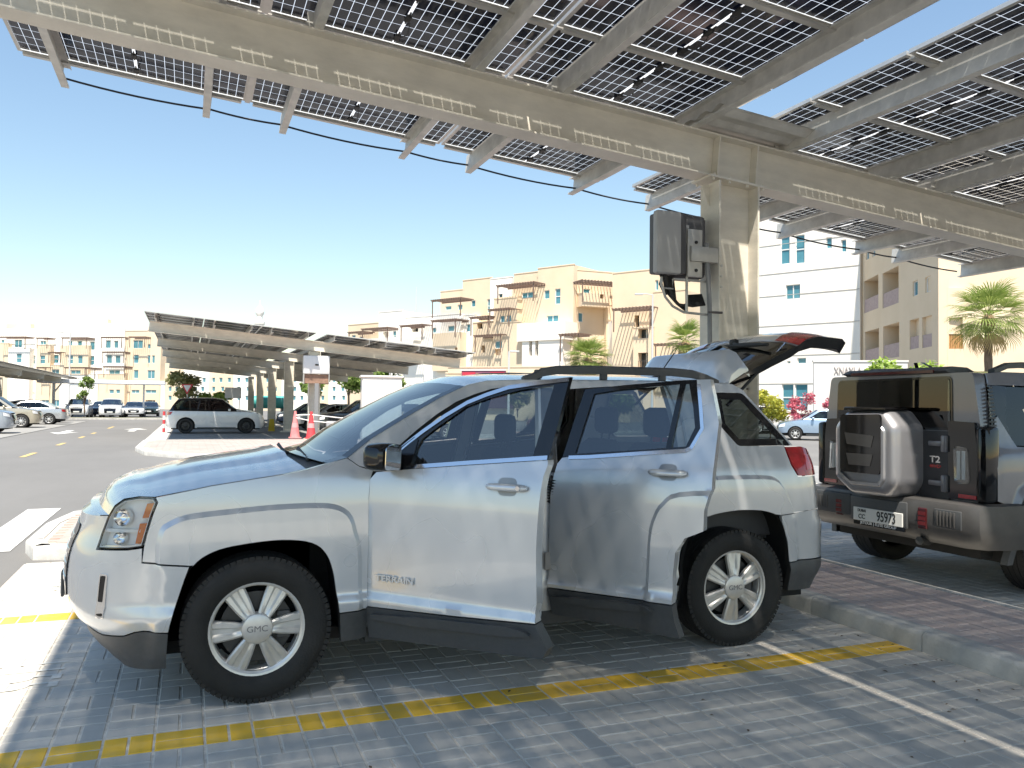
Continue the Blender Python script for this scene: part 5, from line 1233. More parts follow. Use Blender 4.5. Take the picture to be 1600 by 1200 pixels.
# ---------------------------------------------------------------- buildings: blocks (s0, s1, z0, z1, tone, forward), openings (block, s0, s1, z0, z1, kind), pergolas (s0, s1, z, drop, reach)
BUILD = {
 'CL': dict(A=[23.05, 126.47], B=[44.05, 90.1],
  blocks=[[-0.33, 6.89, 0, 13.67, 'b', 0], [7.27, 12.25, 0, 15.11, 'w', 0.6], [11.54, 16.52, 0, 14.08, 'w', 0], [17.09, 23.9, 0, 13.91, 'w', 0.8], [17.87, 22.36, 0, 17.62, 'b', -1.5], [22.76, 27.93, 0, 18.7, 'b', -0.8], [23.35, 26.09, 0, 13.71, 'w', 0.3], [28.24, 31.89, 0, 18.34, 'w', -0.2], [29.58, 33.25, 0, 15.53, 'b', 0.6], [25.73, 29.56, 0, 12.56, 'b', 0.3], [19.53, 24.57, 6.15, 11.32, 'b', 1.6], [13.06, 15.59, 9.27, 10.95, 'w', 1.4], [4.93, 11.45, 10.02, 11.22, 'w', 1.3], [32.5, 37.04, 0, 18.57, 'b', 0.0], [36.67, 42.15, 0, 18.87, 'b', 0.4], [30.21, 33.85, 0, 15.37, 'b', 1.0], [34.83, 42.16, 9.58, 11.8, 'w', 2.2], [35.53, 41.74, 0, 9.81, 'w', 2.0], [31.57, 34.81, 0, 12.18, 'b', 1.1]],
  wins=[[4, 18.83, 20.04, 14.93, 15.53, 'w'], [4, 21.22, 22.21, 14.79, 15.59, 'w'], [5, 24.34, 25.11, 14.95, 15.89, 'w'], [5, 27.24, 27.81, 13.99, 15.83, 't'], [7, 29.72, 30.44, 15.64, 16.27, 'w'], [3, 18.55, 19.27, 11.53, 12.26, 'w'], [3, 21.52, 22.69, 11.6, 12.38, 'w'], [6, 24.52, 25.19, 11.43, 12.5, 'w'], [1, 10.36, 11.04, 10.78, 12.23, 't'], [0, 2.38, 3.23, 10.91, 11.78, 'w'], [0, 0.57, 1.44, 11.3, 12.1, 'w'], [1, 8.36, 9.39, 10.86, 12.24, 'd'], [11, 14.03, 14.57, 9.61, 10.06, 'w'], [15, 29.82, 31.5, 8.93, 9.88, 'w'], [15, 30.01, 31.26, 8.04, 8.86, 'd'], [15, 31.09, 31.8, 12.29, 13.17, 'w'], [15, 32.13, 32.92, 12.3, 13.17, 'w'], [10, 20.37, 22.15, 7.64, 9.29, 'd'], [10, 23.66, 24.14, 8.56, 9.26, 'd'], [6, 24.29, 24.58, 8.62, 9.33, 'w'], [2, 13.62, 15.0, 11.96, 12.56, 'd'], [9, 26.47, 27.41, 11.75, 12.6, 'd'], [9, 27.26, 27.91, 8.52, 9.49, 'd'], [14, 37.69, 38.51, 14.93, 16.05, 'w'], [14, 39.37, 40.19, 14.16, 16.11, 't'], [13, 33.82, 35.6, 15.35, 16.09, 'w'], [14, 38.13, 39.9, 11.99, 12.84, 'w'], [17, 36.6, 37.12, 7.74, 9.82, 'd'], [17, 37.57, 38.08, 7.71, 9.78, 'd'], [7, 29.75, 30.38, 15.64, 16.27, 'w']],
  pergs=[[20.12, 25.59, 15.76, 2.4, 2.2], [20.56, 25.06, 12.9, 2.4, 2.6], [5.92, 11.51, 12.51, 2.2, 2.2], [14.06, 18.5, 12.57, 2.2, 2.2], [2.66, 5.94, 12.19, 2.2, 2.0], [26.93, 30.17, 13.05, 2.4, 1.9], [30.4, 33.85, 13.82, 2.3, 2.2], [27.7, 32.29, 10.59, 2.3, 1.9], [31.86, 37.86, 16.79, 2.3, 2.4], [41.7, 44.56, 10.09, 3.2, 2.4]]),
 'CR': dict(A=[44.05, 90.1], B=[61.05, 90.1],
  blocks=[[-0.24, 5.49, 0, 18.29, 'b', 0], [4.26, 6.6, 0, 12.03, 'w', 1.8], [0.25, 3.96, 13.71, 15.34, 'b', 1.5], [4.03, 7.42, 0, 14.11, 'b', 0.6]],
  wins=[[0, 0.38, 1.11, 11.9, 13.06, 'w'], [0, 3.99, 4.59, 12.07, 13.18, 'w'], [0, 1.14, 2.08, 15.5, 16.08, 'w'], [1, 4.69, 5.58, 11.11, 12.85, 'd'], [1, 4.72, 5.54, 7.77, 9.76, 'd'], [2, 2.66, 3.17, 14.75, 15.65, 'd'], [0, 3.25, 3.77, 6.0, 6.65, 'd']],
  pergs=[[-0.46, 5.67, 16.62, 2.6, 2.2]]),
 'CB': dict(A=[46.71, 84.74], B=[56.51, 67.93],
  blocks=[[-0.4, 7.86, 0, 17.26, 'b', 0], [3.15, 5.68, 0, 10.51, 'b', 1.2], [5.43, 9.54, 0, 14.47, 'b', 0.8]],
  wins=[[0, 2.59, 3.22, 10.68, 12.13, 'd'], [1, 3.76, 5.03, 9.32, 10.39, 'd'], [1, 3.78, 5.06, 5.77, 7.67, 'd'], [0, 5.26, 5.67, 14.84, 16.03, 'w'], [0, 4.69, 5.17, 10.58, 12.37, 'd']],
  pergs=[[1.12, 6.09, 12.67, 2.6, 2.0], [6.73, 9.87, 8.39, 2.6, 2.4]]),
 'FL': dict(A=[-40.73, 207.74], B=[0.8, 182.62],
  blocks=[[-0.7, 17.67, 0, 16.92, 'w', 0], [17.63, 28.68, 0, 18.13, 'w', 0.5], [28.87, 33.32, 0, 16.86, 'w', 0.9], [32.79, 41.47, 0, 16.51, 'b', 0.5], [32.7, 38.42, 16.43, 17.29, 'w', 0.6], [41.3, 48.2, 0, 5.11, 'w', 0.2], [-2.79, 3.42, 16.04, 18.87, 'b', -8], [15.76, 22.89, 17.49, 19.78, 'b', -8], [0.22, 5.74, 0, 13.69, 'b', 0.9], [6.03, 11.21, 0, 12.69, 'w', 1.2], [12.65, 16.02, 0, 13.31, 'b', 1.0], [15.99, 18.4, 0, 8.99, 'b', 0.8], [18.46, 25.24, 7.06, 13.28, 'b', 1.2], [25.04, 27.02, 0, 7.12, 'w', 0.7], [27.93, 34.05, 0, 7.11, 'b', 1.4], [18.48, 27.5, 0, 7.09, 'w', 1.0]],
  wins=[[0, 6.3, 8.14, 12.9, 14.61, 'w'], [0, 12.6, 13.99, 13.5, 14.35, 'w'], [1, 19.7, 20.74, 12.62, 14.3, 'w'], [1, 21.95, 23.0, 12.62, 14.3, 'w'], [1, 24.9, 26.06, 12.33, 14.1, 'w'], [2, 28.81, 30.11, 12.7, 14.37, 'w'], [2, 30.91, 31.86, 12.7, 14.25, 'w'], [3, 35.06, 37.31, 12.66, 14.39, 'w'], [3, 38.45, 39.12, 12.61, 13.56, 'w'], [9, 7.98, 9.27, 9.55, 11.48, 'w'], [0, 10.38, 11.53, 9.25, 11.2, 'w'], [10, 13.58, 14.79, 9.33, 11.14, 'w'], [0, 15.41, 17.08, 9.51, 11.32, 'w'], [12, 20.44, 21.64, 9.34, 11.18, 'w'], [12, 22.79, 23.9, 9.35, 11.13, 'w'], [1, 24.99, 26.02, 9.15, 11.06, 'w'], [2, 29.23, 30.46, 9.5, 11.28, 'w'], [2, 31.25, 32.47, 9.5, 11.16, 'w'], [3, 35.27, 36.4, 9.54, 11.31, 'w'], [3, 38.46, 39.12, 9.54, 11.24, 'w'], [3, 39.49, 40.15, 9.55, 11.2, 'w'], [11, 16.28, 18.06, 7.07, 8.08, 'w'], [12, 21.15, 23.45, 6.24, 7.98, 'w'], [2, 29.89, 32.42, 6.37, 8.08, 'w'], [3, 35.35, 36.43, 6.34, 8.12, 'w'], [3, 38.54, 40.23, 6.29, 8.08, 'w'], [10, 14.22, 16.0, 0.21, 1.57, 'w'], [11, 16.74, 18.52, 0.24, 1.6, 'w'], [15, 21.84, 22.52, 0.88, 1.6, 'w'], [14, 30.5, 31.56, 3.1, 3.92, 'w'], [14, 32.06, 32.99, 3.11, 3.94, 'w'], [3, 34.94, 36.77, 3.2, 3.91, 'w'], [3, 38.18, 40.64, 3.23, 3.94, 'w'], [14, 30.56, 31.62, 0.86, 1.68, 'w'], [3, 38.23, 40.47, -0.34, 1.78, 'd'], [0, 2.99, 3.84, 13.88, 14.62, 'w'], [0, 10.49, 11.59, 2.83, 3.19, 'w'], [0, 10.41, 11.4, 0.16, 1.37, 'w']],
  pergs=[[4.83, 11.48, 14.94, 2.6, 2.4], [13.87, 16.55, 14.72, 2.2, 2.2], [20.19, 26.12, 14.72, 2.3, 2.6], [29.09, 34.02, 14.85, 2.3, 2.2], [29.43, 34.49, 11.74, 2.3, 2.2], [30.07, 35.1, 8.67, 2.3, 2.6], [35.43, 39.15, 14.9, 2.2, 2.0], [20.88, 25.88, 8.46, 2.3, 2.4], [16.77, 19.83, 11.66, 2.2, 2.2], [25.73, 27.96, 8.36, 2.3, 2.2], [14.36, 16.5, 8.43, 2.2, 2.4]]),
 'WR': dict(A=[48.21, 60.47], B=[52.2, 52.42],
  blocks=[[-0.07, 8.92, 0, 21.68, 'w', 0]],
  wins=[[0, 1.99, 2.84, 14.39, 17.03, 't'], [0, 3.35, 4.19, 14.3, 16.85, 't'], [0, 6.06, 6.57, 15.32, 16.31, 'w'], [0, 2.48, 3.8, 11.22, 12.5, 'w'], [0, 3.54, 4.34, 5.45, 5.98, 'w'], [0, 2.61, 2.94, 5.48, 5.74, 'w'], [0, 7.34, 7.79, 14.86, 15.94, 'w'], [0, 2.16, 3.22, 1.3, 3.69, 'w'], [0, 3.33, 4.48, 1.32, 3.68, 'w'], [0, 3.28, 4.48, -0.14, 1.1, 'w']],
  pergs=[]),
 'ES': dict(A=[52.87, 53.24], B=[44.51, 38.26],
  blocks=[[-0.0, 17.24, 0, 17.78, 'b', 0]],
  wins=[[0, 1.23, 5.07, 9.51, 12.18, 'o'], [0, 6.1, 9.76, 9.34, 12.06, 'o'], [0, 1.52, 5.2, 5.32, 7.93, 'o'], [0, 6.22, 9.86, 5.38, 7.92, 'o'], [0, 12.01, 13.8, 5.74, 7.79, 'o'], [0, 14.38, 16.12, 5.67, 7.73, 'o'], [0, 12.63, 13.62, 9.38, 10.43, 'w'], [0, 14.96, 15.96, 9.31, 10.34, 'w'], [0, 1.81, 2.66, 13.87, 14.65, 'w'], [0, 3.49, 4.29, 13.81, 14.45, 'w']],
  pergs=[]),
 'EF': dict(A=[44.51, 38.26], B=[52.08, 33.1],
  blocks=[[0.66, 9.39, 0, 10.76, 'b', -0.4], [-0.03, 0.57, 0, 10.53, 'b', 0.2], [0.49, 1.45, 0, 9.29, 'b', 0.2]],
  wins=[[2, 0.59, 1.38, 6.38, 7.4, 'd'], [2, 0.56, 1.82, 5.42, 6.35, 'g']],
  pergs=[]),
 'SH': dict(A=[24.31, 80.73], B=[39.37, 68.29],
  blocks=[[0.65, 19.51, 0, 5.32, 'b', 0]],
  wins=[],
  pergs=[]),
 'MB_': dict(A=[-5.24, 179.65], B=[30.27, 149.39],
  blocks=[[1.93, 6.69, 0, 9.4, 'b', 1.0], [6.55, 12.68, 0, 8.6, 'w', 1.0], [11.71, 17.83, 0, 8.63, 'b', 0], [17.68, 22.88, 0, 8.6, 'w', 0], [23.48, 29.57, 0, 7.79, 'b', 1.0], [29.45, 35.61, 0, 7.04, 'w', 1.0], [35.12, 39.49, 0, 8.49, 'b', 0.5], [39.36, 43.68, 0, 8.47, 'w', 0.5], [43.54, 46.26, 0, 9.17, 'b', 0.5]],
  wins=[[0, 2.81, 3.62, 5.36, 6.32, 'w'], [0, 4.7, 5.5, 5.37, 6.32, 'w'], [0, 2.86, 3.67, 3.57, 4.53, 'w'], [0, 4.49, 5.3, 3.58, 4.53, 'w'], [0, 2.91, 3.72, 1.78, 2.74, 'w'], [0, 5.2, 6.01, 1.8, 2.75, 'w'], [1, 7.39, 8.19, 5.37, 6.32, 'w'], [1, 9.35, 10.15, 5.37, 6.32, 'w'], [1, 11.1, 11.89, 5.38, 6.32, 'w'], [1, 7.44, 8.24, 3.59, 4.54, 'w'], [1, 9.07, 9.86, 3.6, 4.55, 'w'], [1, 10.77, 11.56, 3.61, 4.55, 'w'], [1, 7.49, 8.29, 1.82, 2.77, 'w'], [1, 9.67, 10.46, 1.83, 2.78, 'w'], [2, 12.53, 13.32, 5.41, 6.36, 'w'], [2, 14.29, 15.07, 5.41, 6.36, 'w'], [2, 16.27, 17.05, 5.41, 6.36, 'w'], [2, 12.58, 13.36, 3.64, 4.59, 'w'], [2, 14.75, 15.53, 3.65, 4.59, 'w'], [2, 12.62, 13.41, 1.87, 2.82, 'w'], [2, 14.21, 14.99, 1.88, 2.83, 'w'], [2, 16.18, 16.95, 1.9, 2.84, 'w'], [3, 18.48, 19.25, 5.42, 6.36, 'w'], [3, 20.32, 21.08, 5.42, 6.36, 'w'], [3, 18.52, 19.29, 3.67, 4.61, 'w'], [3, 20.7, 21.46, 3.68, 4.61, 'w'], [3, 18.57, 19.33, 1.92, 2.86, 'w'], [3, 20.46, 21.22, 1.94, 2.87, 'w'], [4, 24.24, 24.99, 5.4, 6.32, 'w'], [4, 25.83, 26.57, 5.4, 6.32, 'w'], [4, 27.57, 28.31, 5.4, 6.32, 'w'], [4, 24.28, 25.03, 3.68, 4.6, 'w'], [4, 26.05, 26.79, 3.69, 4.6, 'w'], [4, 27.66, 28.39, 3.7, 4.61, 'w'], [4, 24.32, 25.07, 1.96, 2.88, 'w'], [4, 26.34, 27.08, 1.98, 2.89, 'w'], [4, 27.83, 28.57, 1.99, 2.9, 'w'], [5, 30.17, 30.9, 5.41, 6.32, 'w'], [5, 31.82, 32.54, 5.41, 6.32, 'w'], [5, 33.92, 34.64, 5.41, 6.31, 'w'], [5, 30.21, 30.93, 3.71, 4.62, 'w'], [5, 31.91, 32.63, 3.72, 4.62, 'w'], [5, 33.45, 34.17, 3.72, 4.63, 'w'], [5, 30.24, 30.97, 2.01, 2.92, 'w'], [5, 31.85, 32.57, 2.03, 2.93, 'w'], [5, 33.5, 34.21, 2.04, 2.94, 'w'], [6, 35.86, 36.57, 5.43, 6.33, 'w'], [6, 37.31, 38.01, 5.43, 6.33, 'w'], [6, 35.89, 36.6, 3.75, 4.65, 'w'], [6, 37.43, 38.13, 3.76, 4.65, 'w'], [6, 35.93, 36.63, 2.07, 2.97, 'w'], [6, 37.73, 38.43, 2.08, 2.98, 'w'], [7, 40.08, 40.78, 5.44, 6.33, 'w'], [7, 41.75, 42.44, 5.44, 6.33, 'w'], [7, 40.11, 40.81, 3.77, 4.66, 'w'], [7, 41.94, 42.63, 3.78, 4.67, 'w'], [7, 40.15, 40.84, 2.1, 2.99, 'w'], [7, 42.15, 42.84, 2.12, 3.01, 'w'], [8, 44.26, 44.94, 5.44, 6.33, 'w'], [8, 45.78, 46.46, 5.45, 6.33, 'w'], [8, 44.29, 44.97, 3.79, 4.68, 'w'], [8, 45.89, 46.57, 3.8, 4.68, 'w'], [8, 44.32, 45.0, 2.14, 3.02, 'w']],
  pergs=[]),
}
wall_b = mat('beige_render', (.69, .55, .39), .9, c2=(.75, .61, .45), scale=.35, bump=.2, bscale=12)
wall_w = mat('white_render', (.84, .80, .73), .9, c2=(.88, .845, .78), scale=.3, bump=.2, bscale=12)
TONE = {'b': wall_b, 'w': wall_w}
pane_m = mat('teal_pane', (.045, .20, .26), .08, spec=.7, c2=(.09, .27, .33), scale=.6)
pane_dark = mat('dark_pane', (.02, .035, .045), .1, spec=.7)
frame_w = mat('white_window_frame', (.72, .72, .70), .5)
timber_m = mat('pergola_timber', (.17, .115, .09), .8, var=.25, scale=3)
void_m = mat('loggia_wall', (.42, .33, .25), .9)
rail_m = mat('railing_metal', (.12, .11, .11), .5, metal=.4)
cloth_m = mat('balcony_screen', (.36, .27, .26), .8, c2=(.46, .36, .34), scale=6)
wood_m = mat('orange_timber', (.45, .24, .09), .7, var=.2, scale=4, stretch=(6, 6, .5))
def holed_wall(mb, x0, x1, z0, z1, y, holes):
    """Front wall at depth y with rectangular openings, plus the reveals of each opening (depth per hole)."""
    xs = sorted({x0, x1, *[v for h in holes for v in h[:2]]}); zs = sorted({z0, z1, *[v for h in holes for v in h[2:4]]})
    for a, b in zip(xs, xs[1:]):
        for c, d in zip(zs, zs[1:]):
            m = ((a+b)/2, (c+d)/2)
            if any(h[0] < m[0] < h[1] and h[2] < m[1] < h[3] for h in holes): continue
            mb.raw([(a, y, c), (b, y, c), (b, y, d), (a, y, d)], [(0, 1, 2, 3)])
    for h in holes:
        a, b, c, d, dp = h[:5]
        mb.raw([(a, y, c), (b, y, c), (b, y, d), (a, y, d), (a, y+dp, c), (b, y+dp, c), (b, y+dp, d), (a, y+dp, d)], [(0, 4, 5, 1), (1, 5, 6, 2), (2, 6, 7, 3), (3, 7, 4, 0)])
def building(key, name, label, depth=9.0, cat='building'):
    D = BUILD[key]; A, B = D['A'], D['B']
    t = thing(name, label, cat, (A[0], A[1], 0), math.atan2(B[1]-A[1], B[0]-A[0]))
    for i, (s0, s1, z0, z1, tone, out) in enumerate(D['blocks']):
        y = -out-.012*i; holes = []
        for o, a, b, c, d, k in D['wins']:
            if o == i:
                a, b, c, d = max(a, s0+.05), min(b, s1-.05), max(c, z0+.05), min(d, z1-.05)
                if b-a > .15 and d-c > .15: holes.append((a, b, c, d, {'w': .18, 't': .18, 'd': .9, 'o': 1.6, 'g': .12}[k], k))
        mb = MB(); holed_wall(mb, s0, s1, z0, z1, y, holes)
        yb = max(y+1.2, depth-.03*i) if z0 < .1 else y+max(1.2, out+1.0)
        zt = z1
        mb.raw([(s0, y, z0), (s0, yb, z0), (s0, yb, zt), (s0, y, zt)], [(0, 1, 2, 3)]); mb.raw([(s1, y, z0), (s1, y, zt), (s1, yb, zt), (s1, yb, z0)], [(0, 1, 2, 3)])
        mb.raw([(s0, y, zt), (s1, y, zt), (s1, yb, zt), (s0, yb, zt)], [(0, 1, 2, 3)]); mb.raw([(s0, yb, z0), (s1, yb, z0), (s1, yb, zt), (s0, yb, zt)], [(0, 1, 2, 3)])
        if z0 > .1: mb.raw([(s0, y, z0), (s1, y, z0), (s1, yb, z0), (s0, yb, z0)], [(0, 1, 2, 3)])
        w = mb.build('wall', TONE[tone], t)
        if z0 < .1 and s1-s0 > 2: MB().box((s0-.04, y-.05, z1), (s1+.04, y+.25, z1+.12)).build('coping', TONE[tone], w)
        for a, b, c, d, dp, k in holes:
            yy = y+dp
            if k in 'wt':
                p = MB().box((a, yy-.02, c), (b, yy, d)).build('window', pane_m, w)
                f = .07; fr = MB().box((a, yy-.08, c), (a+f, yy-.021, d)).box((b-f, yy-.08, c), (b, yy-.021, d)).box((a+f, yy-.08, c), (b-f, yy-.021, c+f)).box((a+f, yy-.08, d-f), (b-f, yy-.021, d))
                zm = (c+d)/2
                if k == 't' or d-c > 1.8: fr.box((a+f, yy-.08, zm-.05), (b-f, yy-.021, zm+.05))
                elif b-a > 1.3: fr.box(((a+b)/2-.04, yy-.08, c+f), ((a+b)/2+.04, yy-.021, d-f))
                fr.build('window_frame', frame_w, p)
            elif k == 'd':
                p = MB().box((a, yy-.02, c), (b, yy, d)).build('balcony_door', pane_dark, w)
                MB().box((a+(b-a)*.48, yy-.06, c), (a+(b-a)*.54, yy-.021, d)).build('door_frame', frame_w, p)
                rl = MB().box((a, y+.05, c+.95), (b, y+.09, c+1.0))
                n = max(2, int((b-a)/.22))
                for q in range(n+1): rl.box((a+(b-a-.03)*q/n, y+.055, c), (a+(b-a-.03)*q/n+.03, y+.085, c+.95))
                if d-c > 1.6: rl.build('railing', rail_m, p)
            elif k == 'o':
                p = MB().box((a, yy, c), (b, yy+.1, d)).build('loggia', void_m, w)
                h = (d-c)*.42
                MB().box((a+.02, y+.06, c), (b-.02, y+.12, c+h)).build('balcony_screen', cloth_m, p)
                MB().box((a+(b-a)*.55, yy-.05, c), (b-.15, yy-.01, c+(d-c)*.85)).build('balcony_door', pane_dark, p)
            else:
                p = MB().box((a, yy-.04, c), (b, yy, d)).build('timber_gate', wood_m, w)
                n = 8
                for q in range(n): MB().box((a+(b-a)*q/n+.02, yy-.08, c+.05), (a+(b-a)*(q+1)/n-.02, yy-.04, d-.05)).build('plank', wood_m, p)
    for s0, s1, z, drop, reach in D['pergs']:
        o0 = max([b[5] for b in D['blocks'] if b[0] <= (s0+s1)/2 <= b[1]] or [0]); yb, yf = -reach*.15, -reach-.6
        mb = MB().box((s0, yf+.1, z-.2), (s1, yf+.2, z-.03)).box((s0, yb-.3, z-.2), (s1, yb-.2, z-.03))
        n = max(4, int((s1-s0)/.42))
        for q in range(n+1):
            x = s0+(s1-s0-.09)*q/n; mb.box((x, yf-.1, z-.025), (x+.09, yb+.2, z+.12))
        pg = tag(mb.build('pergola', timber_m, t), kind='stuff')
        for x in (s0+.1, s1-.2): MB().box((x, yf+.1, z-drop), (x+.11, yf+.21, z-.2)).build('post', timber_m, pg)
    return t
b1 = building('CL', 'apartment_block', 'stepped beige and white apartment block with many timber pergolas, behind the solar carports', 12)
b2 = building('CR', 'apartment_wing', 'beige apartment wing with a white stair tower, right of the stepped block corner', 10)
b3 = building('CB', 'apartment_wing', 'beige apartment wing behind the street lamp and the grey inverter', 8)
b4 = building('FL', 'distant_apartment_block', 'long distant white and beige apartment block beyond the far parked cars', 14)
b9 = building('MB_', 'terrace_block', 'low white and beige terrace glimpsed beneath the far solar carport roof', 12)
b5 = building('WR', 'white_apartment_block', 'plain white apartment block with teal windows behind the raised tailgate', 12)
b6 = building('ES', 'beige_apartment_block', 'beige apartment block with deep loggias beside the white block', 12)
b7 = building('EF', 'beige_house', 'beige front with a timber gate behind the tall fan palm', 10)
b8 = building('SH', 'shop', 'low ribbed beige shop with a red and purple sign board', 8)
for z in (3.7, 6.2, 8.9, 11.6, 13.6, 16.2): MB().box((0, -.035, z), (8.9, -.013, z+.05)).build('groove_shade', mat('groove_shade_grey', (.42, .40, .37), .9), b5)  # raised dark strips imitate the shade inside recessed lines
# ribbed cladding and sign on the shop
for k in range(5): MB().box((.4, -.06, 3.6+k*.28), (20, -.02, 3.75+k*.28)).build('rib', wall_b, b8)
sg = MB().box((2.3, -.35, 3.35), (7.0, -.1, 5.0)).build('sign_board', mat('sign_purple', (.28, .10, .16), .5), b8)
MB().box((2.2, -.42, 3.25), (7.1, -.36, 3.36)).build('sign_trim', frame_w, sg); MB().box((2.2, -.42, 4.99), (7.1, -.36, 5.10)).build('sign_trim', frame_w, sg)
MB().box((2.4, -.40, 3.5), (3.8, -.36, 4.85)).build('sign_panel', mat('sign_red', (.55, .04, .07), .5), sg); MB().box((5.4, -.40, 3.5), (6.9, -.36, 4.85)).build('sign_panel', MATS['sign_red'], sg)
MB().box((3.9, -.40, 3.6), (5.3, -.36, 4.7)).build('sign_panel', mat('sign_yellow', (.60, .45, .04), .5), sg)
MB().box((3.9, -.42, 4.1), (5.3, -.401, 4.25)).build('sign_stripe', mat('sign_dark', (.08, .06, .03), .5), sg)
text_obj('FORSA', .5, frame_w, sg, (3.1, -.41, 4.2), (R(90), 0, 0), .01, sx=.8, bold=.01)
ar = MB().tube([(6.7, -.43, 4.35), (6.72, -.43, 4.1), (6.5, -.43, 3.98), (6.3, -.43, 4.02), (6.33, -.43, 4.22), (6.45, -.43, 4.18), (6.4, -.43, 3.9), (6.15, -.43, 3.78)], .055, 6).tube([(6.1, -.43, 4.0), (5.95, -.43, 3.93), (5.82, -.43, 4.05), (5.75, -.43, 4.55)], .055, 6).build('sign_script', frame_w, sg)
MB().box((2.0, -.3, 1.2), (7.9, -.05, 3.4)).build('shop_front', mat('shop_dark', (.10, .055, .07), .3), b8)
# low grey garden wall with raised lettering
gw = thing('garden_wall', 'low pale grey wall with raised letters beside the green tree', 'wall', (34.6, 38.4, 0), R(-33))
MB().box((0, 0, 0), (5.2, .3, 4.3)).build('wall_face', mat('wall_grey', (.66, .63, .60), .9, var=.05, scale=1), gw); MB().box((-.05, -.05, 4.3), (5.25, .35, 4.4)).build('coping', MATS['wall_grey'], gw)
text_obj('XNAXLA', .62, mat('letter_grey', (.30, .27, .26), .6), gw, (1.9, -.03, 3.75), (R(90), 0, 0), .02, sx=.62)
# a minaret far beyond
mn = thing('minaret', 'slender white minaret rising above the far carport roof', 'minaret', (26.4, 344.6, 1.5))
MB().lathe([(0, 0), (2.0, 0), (1.9, 24), (2.4, 25), (2.4, 26), (1.6, 26.2), (1.5, 31), (2.1, 32), (2.1, 32.8), (1.2, 33), (1.1, 35)], 16, 'z').build('shaft', wall_w, mn, smooth=30)
MB().lathe([(1.1, 35), (1.7, 36.2), (1.75, 37.2), (1.2, 38.6), (.3, 39.6), (.1, 41.5), (0, 41.6)], 16, 'z').build('dome', wall_w, mn, smooth=50)
# ---------------------------------------------------------------- trees, palms, shrubs
def leaf_mat(name, c1, c2):
    m, nt, b = new_mat(name); L = nt.links.new
    g = nt.nodes.new('ShaderNodeNewGeometry'); r = nt.nodes.new('ShaderNodeValToRGB'); L(g.outputs['Random Per Island'], r.inputs[0])
    r.color_ramp.elements[0].color = tuple(c1)+(1,); r.color_ramp.elements[1].color = tuple(c2)+(1,)
    L(r.outputs[0], b.inputs['Base Color']); b.inputs['Roughness'].default_value = .6
    tl = nt.nodes.new('ShaderNodeBsdfTranslucent'); L(r.outputs[0], tl.inputs[0]); mx = nt.nodes.new('ShaderNodeMixShader'); mx.inputs[0].default_value = .35
    L(b.outputs[0], mx.inputs[1]); L(tl.outputs[0], mx.inputs[2]); L(mx.outputs[0], nt.nodes['Material Output'].inputs[0]); MATS[name] = m; return m
leaf_a = leaf_mat('leaf_green', (.12,.20,.04), (.25,.34,.08)); leaf_b = leaf_mat('leaf_yellow_green', (.30,.34,.05), (.55,.50,.06)); leaf_p = leaf_mat('petal_pink', (.50,.07,.13), (.65,.22,.26)); leaf_palm = leaf_mat('palm_leaf', (.17,.25,.05), (.32,.38,.11)); leaf_dry = leaf_mat('palm_dry', (.36,.27,.12), (.50,.38,.18))
bark_m = mat('bark', (.17,.12,.085), .95, var=.35, scale=9, bump=.6, bscale=25, stretch=(1,1,.3))
def crown_mesh(blobs, n, size, rnd):
    mb = MB()
    for _ in range(n):
        c, r = rnd.choice(blobs); d = Vector((rnd.gauss(0, 1), rnd.gauss(0, 1), rnd.gauss(0, 1))).normalized()
        k = r*(rnd.random()**.45); p = Vector(c)+Vector((d.x*k, d.y*k, d.z*k*.8))
        a = Vector((rnd.gauss(0, 1), rnd.gauss(0, 1), rnd.gauss(0, .5))).normalized(); b = a.cross(d+Vector((.01, 0, 0))).normalized()
        s = size*rnd.uniform(.6, 1.4)
        mb.raw([p-a*s, p+b*s*.45, p+a*s, p-b*s*.45], [(0, 1, 2, 3)])
    return mb
def tree(name, label, loc, h, rad, trunk_h, n, size, m, seed, group=None, cat='tree'):
    rnd = random.Random(seed); t = thing(name, label, cat, (loc[0], loc[1], 0), 0, group)
    blobs = []
    for i in range(11):
        a = rnd.uniform(0, 6.28); q = rad*rnd.uniform(.15, .72); blobs.append(((math.cos(a)*q, math.sin(a)*q, trunk_h+(h-trunk_h)*rnd.uniform(.22, .82)), rad*rnd.uniform(.28, .48)))
    mb = MB().tube([(0, 0, 0), (.04, .02, trunk_h*.5), (0, 0, trunk_h*1.1)], .09*h/4, 8, r2=.05*h/4)
    tr = mb.build('trunk', bark_m, t, smooth=50)
    for c, r in blobs[:7]: MB().tube([(0, 0, trunk_h*.9), (c[0]*.5, c[1]*.5, (trunk_h+c[2])/2), c], .035*h/4, 6, r2=.008).build('limb', bark_m, tr, smooth=50)
    tag(crown_mesh(blobs, n, size, rnd).build('crown', m, t, fix=False), kind='stuff')
    return t
def frond_mesh(L, blades, spread, seed, droop=.35):
    """Fan-palm frond: a stalk and a fan of split blades."""
    rnd = random.Random(seed); mb = MB(); st = L*.42
    mb.tube([(0, 0, 0), (st*.5, 0, .03), (st, 0, 0)], .018, 5)
    for i in range(blades):
        a = -spread+2*spread*i/(blades-1); l = (L-st)*(.72+.28*math.cos(a*.7))*rnd.uniform(.92, 1.06); w = .032
        d = Vector((math.cos(a), math.sin(a), .10*abs(math.sin(a)))); n = Vector((-math.sin(a), math.cos(a), 0)); p0 = Vector((st, 0, 0))
        P1, P2, P3 = p0+d*l*.45, p0+d*l*.8-Vector((0, 0, droop*.12*L)), p0+d*l-Vector((0, 0, droop*(.28+rnd.uniform(0, .15))*L))
        mb.raw([p0, P1+n*w, P1-n*w, P2+n*w*.7, P2-n*w*.7, P3], [(0, 2, 1), (1, 2, 4, 3), (3, 4, 5)])
    return mb
